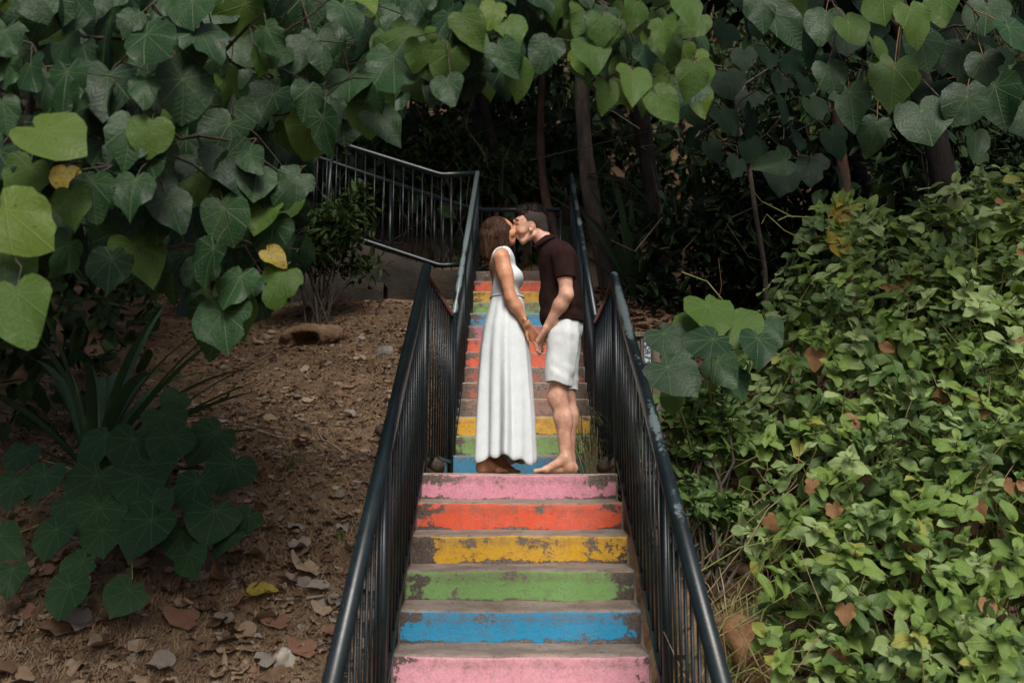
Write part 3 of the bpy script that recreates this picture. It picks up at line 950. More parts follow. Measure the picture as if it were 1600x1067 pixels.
# ================================================================== the woman
def build_woman():
    base = Vector((-.13, YP, 0))
    wo = thing('person', 'woman in long sleeveless white dress with brown bob hair, kissing', 'person', base, 'kissing couple')
    H = .0046
    F = Field((-.26, YP - .27, -.01), (.24, YP + .28, 1.72), H)
    torso = [(el(W(784, 412), (.088, .140, .115), -8), .05), (el(W(799, 434), (.062, .125, .060)), .035), (el(W(788, 446), (.084, .122, .13)), .05),
             (el(W(790, 472), (.085, .118, .10)), .05), (el(W(786, 512), (.118, .160, .125)), .05), (rc(W(784, 400, -.125), W(781, 400, .125), .043, .043), .04)]
    for p, k in torso: F.prim(p, k)
    for dy, kx, ax in ((-.075, 779, 755), (.08, 792, 775)):
        hip, knee, ank = W(785, 535, dy), W(kx, 625, dy), W(ax, 715, dy * .9)
        F.prim(rc(hip, knee, .088, .054), .04); calf = knee.lerp(ank, .35); calf.x -= .012
        F.prim(rc(knee, calf, .05, .052), .03); F.prim(rc(calf, ank, .05, .032), .03)
        heel = (ank.x - .045, ank.y, 0); toe = (ank.x + .165, ank.y + (.01 if dy > 0 else -.01), 0)
        foot(F, ank, heel, toe, 1 if dy > 0 else -1)
    F.prim(rc(W(784, 378), W(781, 398), .047, .054), .03)
    F.prim(el(W(781, 360), (.090, .072, .088), -10), .03)
    F.prim(el(W(792, 365), (.052, .057, .074), 14), .03)
    F.prim(el(W(800.5, 378), (.019, .022, .016), 14), .015)
    F.prim(rc(W(786, 374, -.045), W(799, 378, -.012), .016, .016), .02); F.prim(rc(W(786, 374, .045), W(799, 378, .012), .016, .016), .02)
    F.prim(rc(W(803, 354, .006), W(806, 362.5, .018), .006, .009), .008)
    F.prim(rc(W(804.5, 369, -.012), W(804.5, 369, .012), .009, .009), .008); F.prim(rc(W(804, 373, -.011), W(804, 373, .011), .009, .009), .008)
    F.prim(el(W(800, 365, -.04), (.022, .016, .02)), .02)
    arms = []
    for s, sh, elb, wr in ((-1, W(783, 404, -.150), W(798, 466, -.185), W(822, 506, -.150)), (1, W(781, 404, .150), W(796, 466, .19), W(822, 508, .10))):
        F.prim(rc(sh, sh.lerp(elb, .4), .056, .050), .03); F.prim(rc(sh.lerp(elb, .35), elb, .050, .037), .03)
        fm = elb.lerp(wr, .3)
        F.prim(rc(elb, fm, .038, .040), .03); F.prim(rc(fm, wr, .040, .024), .03)
        kn = W(834.5, 526, (-.085 if s < 0 else .07))
        ax = (kn - wr).normalized(); side = Vector((.5, 0, .5)); side = (side - ax * side.dot(ax)).normalized()
        for i in range(4):
            o = (i - 1.5) * .019
            F.prim(rc(wr + side * o * .55, kn + side * o, .0145, .011), .012)
        for i in range(4):
            kk = kn + side * ((i - 1.5) * .019)
            ln = (.072, .088, .094, .086)[i]
            j1 = kk + (ax + Vector((.35, 0, -.25))).normalized() * ln * .45
            j2 = j1 + Vector((.75, -.10 * -s, -.55)).normalized() * ln * .33
            j3 = j2 + Vector((.35, .85 * s, -.2)).normalized() * ln * .28
            finger(F, kk, [j1, j2, j3], .0088, .007)
        th0 = wr + (kn - wr) * .3 - side * .022
        finger(F, th0, [th0 + ax * .02 + Vector((-.004, s * .012, -.024)), th0 + ax * .034 + Vector((.0, s * .016, -.05))], .0105, .0075)
        arms.append((sh, elb, wr))
    V, Q = F.mesh()
    put('body', np_mesh('body', V, Q, [M_skin_w]), wo)
    # bracelets
    sh, elb, wr = arms[0]
    for t in (.80, .86):
        c = elb.lerp(wr, t); ax = (wr - elb).normalized(); u = ax.cross(Vector((0, 1, 0))).normalized(); v = ax.cross(u)
        r_ = .0395 + (.024 - .0395) * t + .007
        MB().tube([c + r_ * (math.cos(a) * u + math.sin(a) * v) for a in np.linspace(0, 2 * math.pi, 24)], .0022, 5).build('bracelet', M_gold, wo)
    # bodice: follows the body; arm holes, open V at chest and back
    S = Field((-.26, YP - .2, 1.04), (.24, YP + .2, 1.50), .0042)
    for p, k in torso[:4] + torso[5:]: S.prim(p, k, grow=.009)
    S.prim(el(W(801, 436), (.068, .132, .062)), .03)
    S.shell(.010)
    zw = W(790, 467).z
    S.cut(lambda X, Y, Z: zw - Z + 0 * X + 0 * Y)
    for s, (sh, elb, wr) in zip((-1, 1), arms):
        S.prim(rc(vadd(sh, 0, s * .03, .03), vadd(sh, .004, s * .05, -.07), .066, .060), .008, 's')
    # neck and V openings
    S.prim(rc(W(783, 385), W(783, 396), .075, .078), .01, 's')
    vt, vb = W(797, 398), W(819, 437)
    def vopen(X, Y, Z, top, bot, sgn, w):
        t = np.clip((top.z - Z) / (top.z - bot.z), 0, 1)
        half = w * (1 - t) if sgn > 0 else w * (1 - t ** 4)
        return np.minimum(half - np.abs(Y - YP), np.minimum(Z - bot.z, sgn * (X - W(786, 420).x)))
    S.cut(lambda X, Y, Z: np.maximum(vopen(X, Y, Z, vt, vb, 1, .075), vopen(X, Y, Z, W(770, 392), W(768, 463), -1, .112)))
    V, Q = S.mesh(1)
    bod = put('dress', np_mesh('dress', V, Q, [M_dress]), wo)
    # waist seam, skirt with hanging folds
    NR, NA = 44, 200
    rows_y = np.linspace(464, 719, NR)
    lx = np.interp(rows_y, [464, 480, 510, 545, 600, 650, 719], [766.5, 762, 754, 749, 745.5, 743.5, 741])
    rx = np.interp(rows_y, [464, 480, 510, 545, 600, 650, 719], [818, 820, 824, 828, 832.5, 836, 839])
    ry = np.interp(rows_y, [464, 480, 510, 545, 600, 719], [.128, .15, .18, .195, .21, .235])
    th = np.linspace(0, 2 * math.pi, NA, endpoint=False)
    ph = rng.uniform(0, 6.28, 6)
    VV = []
    for i in range(NR):
        t = i / (NR - 1)
        a, c = W(lx[i], rows_y[i], -.05), W(rx[i], rows_y[i], -.05)
        cx, hw = (a.x + c.x) / 2, (c.x - a.x) / 2
        fold = (np.sin(th * 7 + ph[0] + .8 * np.sin(th * 3 + ph[1])) * .5 + np.sin(th * 13 + ph[2] + t * 1.2) * .32 + np.sin(th * 4 + ph[3] + t) * .4)
        amp = (.004 + .034 * sstep(.02, .9, t) ** 1.1) * (1 + .75 * fbm(np.cos(th) * 2.2 + 3, np.sin(th) * 2.2, t * .9, 2))
        rr = 1 + fold * amp / .17
        edge = 1 - .75 * np.abs(np.cos(th)) ** 6          # keep the outline where it is
        rr = 1 + (rr - 1) * edge
        zz = a.z + np.zeros(NA)
        if t > .85:
            zz = zz + (t - .85) / .15 * (.022 * np.sin(th * 3 + .4) + .012 * np.sin(th * 11 + ph[0]) + .030 * (np.cos(th) < 0) * np.abs(np.cos(th)) * .4)
        VV.append(np.stack([cx + hw * np.cos(th) * rr, YP + ry[i] * np.sin(th) * rr, zz], 1))
    # hem turned inwards for thickness
    for q, (inn, dz) in enumerate(((.985, -.002), (.965, .004), (.955, .10))):
        L = VV[NR - 1]; c = L.mean(0)
        M = c + (L - c) * np.array([inn, inn, 1]); M[:, 2] = L[:, 2] + dz; VV.append(M)
    n = len(VV)
    i = (np.arange(n - 1)[:, None] * NA + np.arange(NA)[None]).ravel()
    j = (np.arange(n - 1)[:, None] * NA + (np.arange(NA) + 1)[None] % NA).ravel()
    put('skirt', np_mesh('skirt', np.vstack(VV), np.stack([i, i + NA, j + NA, j], 1), [M_dress]), bod)
    zs = W(790, 465.5).z
    MB().tube([Vector(((W(766.5, 465).x + W(818, 465).x) / 2 + (W(818, 465).x - W(766.5, 465).x) / 2 * 1.01 * math.cos(t), YP + .130 * math.sin(t), zs)) for t in np.linspace(0, 2 * math.pi, 48)], .0065, 6).build('waist_seam', M_dress, bod)
    # bob hair
    Hh = Field((-.30, YP - .16, 1.32), (.08, YP + .16, 1.76), .0042)
    Hh.prim(el(W(776.5, 361), (.108, .094, .098), -15), .03)
    for s in (-1, 1):
        Hh.prim(rc(W(766, 372, s * .045), W(762, 400, s * .05), .062, .042), .03)
        Hh.prim(rc(W(782, 366, s * .06), W(784, 386, s * .068), .040, .026), .03)
        Hh.prim(rc(W(791, 356, s * .055), W(793, 388, s * .070), .022, .011), .02)
    Hh.prim(rc(W(764, 372), W(757.5, 399), .07, .040), .03)
    Hh.prim(el(W(812, 370), (.066, .074, .095), 12), .012, 's')
    Hh.prim(rc(W(786, 388, -.02), W(786, 400, .02), .05, .06), .01, 's')
    Hh.warp(lambda x, y, z: fbm(x * 34, y * 34, z * 5, 3) * .007)
    V, Q = Hh.mesh(1)
    hair = put('hair', np_mesh('hair', V, Q, [M_hair_w]), wo)
    st = MB()
    for i in range(620):
        s = random.choice((-1, -1, -1, 1))
        fx = random.random()
        top = W(758 + 34 * fx, 345 + 14 * abs(fx - .5) + random.random() * 34, s * (.086 - .03 * abs(fx - .35)))
        bot = W(751.5 + 45 * fx + random.gauss(0, 1.5), 402 - 12 * fx + random.gauss(0, 4), s * (.075 - .05 * (fx < .15)))
        mid = top.lerp(bot, .55) + Vector((random.gauss(-.004, .003), s * .012, 0))
        if fx < .2: mid.x -= .008
        st.tube([top, mid, bot], [.0012, .0026, .0006], 4, False)
    st.build('loose_strands', M_hair_w, hair)

build_man()
build_woman()
# ------------------------------------------------------------------ leaf shapes
def leaf_template(outline, rings=(.5, 1.0), droop=.25, fold=.12, wave=.05, seed=0, holes=False):
    """outline: half outline from the notch round to the tip, as (x, y); stalk at the origin, tip along +y, upper face +z"""
    rs = np.random.default_rng(seed)
    o = np.array(outline, float)
    full = np.vstack([o, o[::-1][1:-1] * np.array([-1, 1])])
    # smooth closed outline through the given points
    m = len(full); NO = 24 if len(rings) > 1 else 12
    def cat(u):
        k = int(np.floor(u)); f = u - k
        p0, p1, p2, p3 = (full[(k + q) % m] for q in (-1, 0, 1, 2))
        if k % m == len(o) - 2 and f > .0: p3 = p2            # keep the tip pointed
        if k % m == len(o) - 1: p0 = p1
        return .5 * (2 * p1 + (p2 - p0) * f + (2 * p0 - 5 * p1 + 4 * p2 - p3) * f * f + (3 * p1 - p0 - 3 * p2 + p3) * f ** 3)
    half = NO // 2
    us = np.concatenate([np.linspace(0, len(o) - 1, half + 1)[:-1], np.linspace(len(o) - 1, m, half + 1)[:-1]])
    ring = np.array([cat(u) for u in us])
    th0 = np.arange(NO) / NO * 2 * math.pi
    ring = ring * (1 + rs.normal(0, .022, (NO, 1)) + .035 * np.sin(th0 * 2 + rs.uniform(0, 6))[:, None] + .03 * np.sin(th0 * 5 + rs.uniform(0, 6))[:, None])
    if seed % 5 in (2, 4) and len(rings) > 1:                 # a bite out of the edge
        k = int(rs.integers(3, NO - 3)); ring[k] *= .72; ring[(k + 1) % NO] *= .88
    V = [(0, 0, 0)]
    if len(rings) > 1:
        for p in ring[::3]: V.append((p[0] * rings[0], p[1] * rings[0], 0))
    ni = len(V) - 1
    for p in ring: V.append((p[0], p[1], 0))
    V = np.array(V)
    x, y = V[:, 0], V[:, 1]
    ph = rs.uniform(0, 6.28, 3)
    rad = np.hypot(x, y)
    z = -droop * np.clip(y, -.2, 2) ** 2 - droop * .45 * x ** 2 + fold * np.abs(x) + wave * np.sin(np.arctan2(x, y) * 5 + ph[0]) * rad ** 2 * 1.6 + wave * .6 * np.sin(np.arctan2(x, y) * 9 + ph[1]) * rad ** 2
    z += rs.uniform(-.18, .18) * x * np.clip(y + .2, 0, 2)
    UV = V[:, :2].copy()
    V = np.stack([x, y, z], 1)
    F = []
    if ni:
        c = 1 + ni
        for q in range(ni):
            a, b_ = 1 + q, 1 + (q + 1) % ni
            o0, o1, o2, o3 = (c + (3 * q + e) % NO for e in range(4))
            F += [(0, a, b_), (a, o0, o1), (a, o1, b_), (b_, o1, o2), (b_, o2, o3)]
    else:
        F = [(0, 1 + q, 1 + (q + 1) % NO) for q in range(NO)]
    return V, np.array(F)[:, ::-1], UV

HEART = [(0, -.10), (.10, -.24), (.27, -.25), (.42, -.12), (.50, .10), (.47, .34), (.35, .58), (.18, .80), (.0, 1.0)]
ROUND = [(0, -.16), (.12, -.32), (.32, -.32), (.50, -.16), (.58, .10), (.53, .36), (.38, .58), (.17, .74), (.0, .88)]
ANGLED = [(0, -.12), (.14, -.30), (.34, -.26), (.47, -.08), (.46, .12), (.52, .34), (.36, .50), (.24, .74), (.0, .96)]
OVATE = [(0, 0.0), (.17, .05), (.30, .18), (.35, .38), (.31, .60), (.19, .81), (.0, 1.0)]
ELLI = [(0, 0.0), (.10, .08), (.165, .24), (.18, .42), (.15, .62), (.085, .82), (.0, 1.0)]
SCRAP = [(0, -.3), (.24, -.22), (.30, .0), (.38, .2), (.2, .42), (.24, .6), (.0, .8)]
LT = {}
for i in range(5):
    LT['heart%d' % i] = leaf_template(HEART, droop=(.18, .3, .1, .35, .24)[i], fold=(.12, .05, .2, .1, -.05)[i], wave=(.07, .12, .05, .09, .13)[i], seed=i)
    LT['round%d' % i] = leaf_template(ROUND, droop=(.15, .22, .1, .25, .18)[i], fold=(.10, .16, .05, .02, .12)[i], wave=(.04, .03, .05, .06, .03)[i], seed=20 + i)
    LT['angled%d' % i] = leaf_template(ANGLED, droop=(.25, .1, .4, .3, .15)[i], fold=(.05, .22, .0, .25, .12)[i], wave=(.13, .09, .15, .08, .17)[i], seed=40 + i)
    LT['ovate%d' % i] = leaf_template(OVATE, (.55, 1.0), (.2, .35, .1, .5, .25)[i], (.12, .18, .08, .05, .22)[i], .08, 60 + i)
    LT['elli%d' % i] = leaf_template(ELLI, (1.0,), (.2, .4, .1, .5, .3)[i], .15, .02, 80 + i)
    LT['dead%d' % i] = leaf_template(HEART if i % 2 else ANGLED, droop=(-.35, -.2, .5, -.5, .3)[i], fold=(.3, .5, .25, .1, -.3)[i], wave=(.15, .10, .2, .12, .18)[i], seed=100 + i)
    LT['scrap%d' % i] = leaf_template(SCRAP, (1.0,), -.3, .3, .2, 120 + i)
LM = {}
def leaf_mesh(kind, mat):
    key = (kind, mat.name)
    if key not in LM:
        V, F, UV = LT[kind]
        LM[key] = np_mesh('leaf_' + kind, V, F, [mat], uv=UV)
    return LM[key]

def basis(tip, nrm):
    t = np.array(tip, float); t /= np.linalg.norm(t) + 1e-9
    n = np.array(nrm, float); n -= t * (n @ t); n /= np.linalg.norm(n) + 1e-9
    x = np.cross(t, n)
    return np.stack([x, t, n], 1)

class Leaf:
    __slots__ = ('pos', 'B', 's', 'kind', 'mat', 'name')
    def __init__(self, pos, tip, nrm, s, kind, mat, name='leaf'):
        self.pos = np.array(tuple(pos), float); self.B = basis(tip, nrm); self.s = s; self.kind = kind; self.mat = mat; self.name = name

def place_leaves(parent, leaves, limit=300, stuff_name='foliage'):
    """the leaves that show largest become parts of their own, the rest one mesh of many leaves"""
    def score(l):
        x, y, d = pix(l.pos + l.B[:, 1] * l.s * .4)
        inside = 1.0 if (-40 < x < 1640 and -40 < y < 1107 and d > .3) else .05
        return -l.s / max(d, .3) * inside - (.02 / max(d, .3) if inside == 1 else 0)
    L = sorted(leaves, key=score)
    base = np.array(rootloc(parent))
    for l in L[:limit]:
        o = bpy.data.objects.new(l.name, leaf_mesh(l.kind, l.mat))
        o.parent = parent
        M = np.eye(4); M[:3, :3] = l.B * l.s; M[:3, 3] = l.pos - base
        o.matrix_basis = Matrix(M.tolist())
        COL.objects.link(o)
    rest = L[limit:]
    if rest:
        o = leaf_cloud(stuff_name, rest, parent); tag(o, kind='stuff')

def leaf_cloud(name, leaves, parent=None):
    Vs, Fs, Us, Rs, Ms = [], [], [], [], []
    n = 0; mats = []
    for l in leaves:
        V, F, UV = LT[l.kind]
        Vs.append((V * l.s) @ l.B.T + l.pos); Fs.append(F + n); Us.append(UV); n += len(V)
        Rs.append(np.full(len(V), random.random()))
        if l.mat not in mats: mats.append(l.mat)
        Ms.append(np.full(len(F), mats.index(l.mat)))
    return put(name, np_mesh(name, np.vstack(Vs), np.vstack(Fs), mats, True, np.concatenate(Ms), np.concatenate(Rs), np.vstack(Us)), parent)

def fast_cloud(name, kinds, pos, tip, nrm, size, mats, parent=None, pick=None):
    """many small leaves at once (arrays)"""
    N = len(pos)
    t = tip / (np.linalg.norm(tip, axis=1)[:, None] + 1e-9)
    n = nrm - t * (nrm * t).sum(1)[:, None]; n /= np.linalg.norm(n, axis=1)[:, None] + 1e-9
    x = np.cross(t, n)
    Vs, Fs, Us, Rs, Ms = [], [], [], [], []; off = 0
    which = rng.integers(0, len(kinds), N)
    mi = rng.integers(0, len(mats), N) if pick is None else pick
    for k, kd in enumerate(kinds):
        V, F, UV = LT[kd]; I = np.where(which == k)[0]
        if not len(I): continue
        P = pos[I][:, None] + size[I][:, None, None] * (V[None, :, :1] * x[I][:, None] + V[None, :, 1:2] * t[I][:, None] + V[None, :, 2:] * n[I][:, None])
        Vs.append(P.reshape(-1, 3)); Us.append(np.tile(UV, (len(I), 1)))
        Fs.append((F[None] + (off + np.arange(len(I)) * len(V))[:, None, None]).reshape(-1, 3)); off += len(I) * len(V)
        Rs.append(np.repeat(rng.random(len(I)), len(V))); Ms.append(np.repeat(mi[I], len(F)))
    return put(name, np_mesh(name, np.vstack(Vs), np.vstack(Fs), mats, True, np.concatenate(Ms), np.concatenate(Rs), np.vstack(Us)), parent)

def inside_poly(poly, x, y):
    c = False; j = len(poly) - 1
    for i in range(len(poly)):
        (xi, yi), (xj, yj) = poly[i], poly[j]
        if (yi > y) != (yj > y) and x < (xj - xi) * (y - yi) / (yj - yi + 1e-9) + xi: c = not c
        j = i
    return c

def sample_poly(poly, n, mind):
    xs = [p[0] for p in poly]; ys = [p[1] for p in poly]
    out = []; tries = 0
    while len(out) < n and tries < n * 60:
        tries += 1
        x, y = random.uniform(min(xs), max(xs)), random.uniform(min(ys), max(ys))
        if inside_poly(poly, x, y) and all((x - a) ** 2 + (y - b) ** 2 > mind * mind for a, b in out): out.append((x, y))
    return out

def grow(points, root, tmb, r_tip=.0028, bias=.35, jitter=.06, rmax=.09, sag=.0):
    """twigs that join every point to the root, thicker where more of them meet"""
    root = [np.array(tuple(p), float) for p in root]
    N = list(root); par = [-1] + list(range(len(root) - 1)); plen = [0.0]
    for i in range(1, len(root)): plen.append(plen[-1] + np.linalg.norm(root[i] - root[i - 1]) * .3)
    pts = sorted([np.array(tuple(p), float) for p in points], key=lambda p: min(np.linalg.norm(p - r_) for r_ in root))
    for p in pts:
        A = np.array(N); d = np.linalg.norm(A - p, axis=1) + bias * np.array(plen)
        j = int(np.argmin(d)); q = A[j]
        L = np.linalg.norm(p - q)
        if L > .18:
            m = (p + q) / 2 + rng.normal(0, jitter * L, 3) + np.array([0, 0, sag * L])
            N.append(m); par.append(j); plen.append(plen[j] + L / 2); j = len(N) - 1
        N.append(p); par.append(j); plen.append(plen[j] + L / 2)
    w = np.ones(len(N)) * .4
    for i in range(len(N) - 1, 0, -1): w[par[i]] += w[i]
    rad = np.minimum(r_tip * np.sqrt(w) * 1.25, rmax)
    for i in range(1, len(N)):
        a, b_ = N[par[i]], N[i]
        if np.linalg.norm(a - b_) < 1e-4: continue
        ra = min(rad[par[i]], rad[i] * 1.6)
        tmb.tube([a, b_], [ra, rad[i]], 6 if rad[i] > .006 else 4, False)

# ------------------------------------------------------------------ leaf colours
VEIN = (.16, .22, .09)
M_hib = leaf_mat('broad_leaf', (.005, .021, .008), (.025, .064, .021), VEIN, 'palm', .45, .18, spec=.2)
M_hib_y = leaf_mat('young_yellow_green_leaf', (.05, .10, .011), (.10, .155, .020), (.2, .24, .07), 'palm', .5, .3, spots=.6, spec=.25)
M_hib_m = leaf_mat('mid_green_leaf', (.030, .070, .012), (.070, .125, .024), (.17, .22, .07), 'palm', .48, .28, spec=.16)
M_mac = leaf_mat('dark_glossy_leaf', (.009, .032, .011), (.022, .058, .021), (.13, .19, .08), 'palm', .5, .1, spec=.13)
M_yel = leaf_mat('yellowing_leaf', (.26, .18, .015), (.34, .28, .03), (.4, .36, .12), 'palm', .5, .3, spots=1.2)
M_shr = leaf_mat('soft_shrub_leaf', (.072, .142, .020), (.205, .295, .065), (.26, .33, .15), 'pin', .55, .28, odd=((.27, .27, .05), .93), spec=.3)
M_shr_g = leaf_mat('sage_shrub_leaf', (.14, .215, .066), (.29, .37, .14), (.28, .34, .19), 'pin', .6, .25)
M_shr_d = leaf_mat('deep_shrub_leaf', (.045, .095, .018), (.105, .175, .042), (.18, .25, .10), 'pin', .5, .3)
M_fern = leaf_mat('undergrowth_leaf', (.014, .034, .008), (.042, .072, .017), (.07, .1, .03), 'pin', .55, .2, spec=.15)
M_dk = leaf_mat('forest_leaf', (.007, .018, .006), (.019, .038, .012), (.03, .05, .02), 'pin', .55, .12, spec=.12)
M_strap = leaf_mat('strap_leaf', (.022, .058, .022), (.05, .105, .042), (.08, .14, .06), 'pin', .42, .1)
M_twig = simple_mat('grey_twig_bark', (.035, .027, .02), (.085, .068, .052), 25, .9, .5, 60)
M_twig_r = simple_mat('reddish_leaf_stalk', (.16, .075, .03), (.24, .14, .05), 25, .7, .2, 60)
M_stem_g = simple_mat('yellow_green_stem', (.15, .18, .05), (.26, .27, .09), 20, .7, .2, 60)
M_bark = simple_mat('grey_brown_bark', (.03, .024, .019), (.10, .08, .062), 9, .95, 1.0, 22, dist=.04, stretch=(1, 1, .25))
M_bark_d = simple_mat('dark_bark', (.012, .009, .007), (.03, .023, .018), 9, .95, 1.0, 22, dist=.04, stretch=(1, 1, .25))
M_bark_r = simple_mat('red_brown_bark', (.03, .017, .012), (.08, .045, .03), 9, .95, 1.0, 22, dist=.04, stretch=(1, 1, .25))

M_dim = leaf_mat('shaded_broad_leaf', (.004, .013, .006), (.010, .026, .011), (.03, .05, .03), 'palm', .55, .08, spec=.1)  # darker copy of the broad leaf, shade of the wood put into its colour

def hang(px, py, Y, size_px, kind, mat, face=(0, -1, .35), tipdir=None, spread=.35, name='leaf'):
    """a big leaf whose middle shows at a photograph pixel; size in photograph pixels"""
    s = size_px * Y / FPX / 1.1
    if tipdir is None: tipdir = (random.gauss(0, .35), random.uniform(-.55, .05), -1)
    n = np.array(face, float) + rng.normal(0, spread, 3)
    B = basis(tipdir, n)
    c = np.array(at(px, py, Y)) - B[:, 1] * s * .35
    return Leaf(c, tipdir, n, s, kind, mat, name)

def stalks(tmb, leaves, length=.10, r=.0022, up=.5):
    """leaf stalks; returns the points where they leave the twig"""
    pts = []
    for l in leaves:
        d = -l.B[:, 1] * .6 - l.B[:, 2] * .55 + np.array([0, 0, up]) + rng.normal(0, .25, 3)
        d /= np.linalg.norm(d)
        L = length * random.uniform(.7, 1.4) * (l.s / .2) ** .5
        e = l.pos + d * L
        tmb.tube([l.pos, l.pos + d * L * .5 + np.array([0, 0, .012]), e], [r * .8, r, r * 1.1], 4, False)
        pts.append(e)
    return pts

# ================================================================== broad-leaved tree hanging in from the left
def left_tree():
    t = thing('broadleaf_tree', 'large tree with big heart shaped leaves filling the upper left', 'tree', (-3.3, 3.9, float(ground_z(-3.3, 3.9))))
    poly = [(-60, -60), (600, -60), (640, 40), (625, 150), (560, 195), (515, 215), (465, 255), (450, 330), (470, 395), (445, 450), (400, 480), (380, 520), (320, 520), (280, 440), (190, 420), (120, 400), (60, 440), (-60, 500)]
    L = []
    for (x, y) in sample_poly(poly, 430, 25):
        depth = 3.0 + 1.5 * random.random() + max(0, (x - 150)) / 330.0 * .55
        sz = random.uniform(52, 100) * (1 if x < 450 else .9)
        kd = random.choice(('heart', 'angled', 'round', 'heart')) + str(random.randrange(5))
        m = M_hib if random.random() < .86 else M_hib_m
        L.append(hang(x, y, depth, sz, kd, m, face=(random.gauss(.1, .2), -.75, .55), spread=.4))
    key = [(95, 218, 2.9, 132, 'round0', M_hib_y, (.9, -.1, -.45)), (35, 350, 2.75, 150, 'angled0', M_hib_y, (.8, -.2, -.6)), (30, 490, 2.7, 135, 'heart0', M_hib_m, (.3, -.2, -1)),
           (20, 395, 2.9, 110, 'angled1', M_hib_m, (1, -.1, -.7)), (35, 285, 3.0, 95, 'angled1', M_hib_m, None), (145, 310, 3.1, 95, 'heart0', M_hib, None), (100, 282, 3.2, 55, 'round3', M_yel, None),
           (205, 300, 3.1, 90, 'heart3', M_hib, None), (240, 65, 3.1, 120, 'angled0', M_hib, (.6, -.5, -.6)), (320, 60, 3.2, 105, 'angled2', M_hib, (.5, -.5, -.7)),
           (165, 140, 3.2, 125, 'angled3', M_hib, (.1, -.5, -1)), (365, 265, 3.5, 115, 'angled1', M_hib, (.5, -.2, -1)), (355, 350, 3.5, 92, 'round1', M_hib, None),
           (430, 400, 3.6, 50, 'heart1', M_yel, (.8, -.1, -.6)), (432, 445, 3.6, 85, 'angled2', M_hib_m, None), (365, 450, 3.5, 88, 'angled0', M_hib, None), (350, 512, 3.5, 108, 'round4', M_hib, (.2, -.3, -1)),
           (170, 425, 3.3, 85, 'round2', M_hib, None), (235, 265, 3.4, 95, 'heart3', M_hib, None), (505, 190, 3.9, 95, 'heart0', M_hib, None), (415, 165, 3.8, 105, 'angled1', M_hib, None),
           (600, 195, 4.2, 88, 'heart2', M_hib, (.7, -.2, -.8)), (545, 135, 4.0, 85, 'round0', M_hib, None), (500, 80, 3.9, 85, 'angled3', M_hib, None), (545, 25, 3.6, 90, 'heart4', M_hib, None),
           (615, 110, 3.4, 122, 'angled4', M_hib, (.1, -.45, -1)), (625, 55, 3.5, 118, 'angled2', M_hib_m, (-.9, -.2, -.35)), (690, 65, 3.6, 105, 'heart2', M_hib_y, (.75, -.3, -.6)), (665, 140, 3.7, 80, 'angled0', M_hib_m, (.8, -.3, -.5)),
           (560, -5, 3.4, 100, 'angled1', M_hib_y, (.6, -.4, -.5)), (300, 20, 3.2, 90, 'round0', M_hib, None), (60, 10, 3.1, 80, 'round3', M_hib, None)]
    for (x, y, Y, s, kd, m, td) in key:
        L.append(hang(x, y, Y, s * .86, kd, m, face=(.05, -.9, .4), tipdir=td, spread=.15))
    tw = MB()
    pts = stalks(tw, L)
    st = MB()
    g = float(ground_z(-3.3, 3.9))
    trunk = [(-3.3, 3.9, g - .2), (-3.25, 3.95, g + .8), (-3.05, 4.0, g + 1.7), (-2.85, 4.1, g + 2.6), (-2.6, 4.2, g + 3.4)]
    grow(pts, trunk[2:] + [np.array((-2.2, 4.1, g + 3.9)), np.array((-1.6, 4.2, g + 4.2))], tw, .0026, .3, .05, .04)
    st.tube(trunk, [.13, .11, .09, .075, .055], 10)
    st.build('trunk', M_bark_d, t)
    tw.build('branches', M_twig, t)
    # inner and upper leaves of the crown, above and behind the ones in view
    for i in range(2200):
        x = random.uniform(-5.6, -.9); y = random.uniform(3.6, 7.0); z = random.uniform(1.0, 4.4)
        if x > -2.1 and z > 2.2: continue
        px, py, d = pix((x, y, z))
        if py > 0 and not inside_poly([(p[0] - 10, p[1] - 30) for p in poly], px, py): continue
        if y < 4.4 and py > 0: continue
        L.append(Leaf((x, y, z), (random.gauss(0, .5), random.uniform(-.6, .1), -1), (random.gauss(0, .4), -.5, .8), random.uniform(.15, .24), 'heart%d' % random.randrange(5), M_hib))
    place_leaves(t, L)
left_tree()

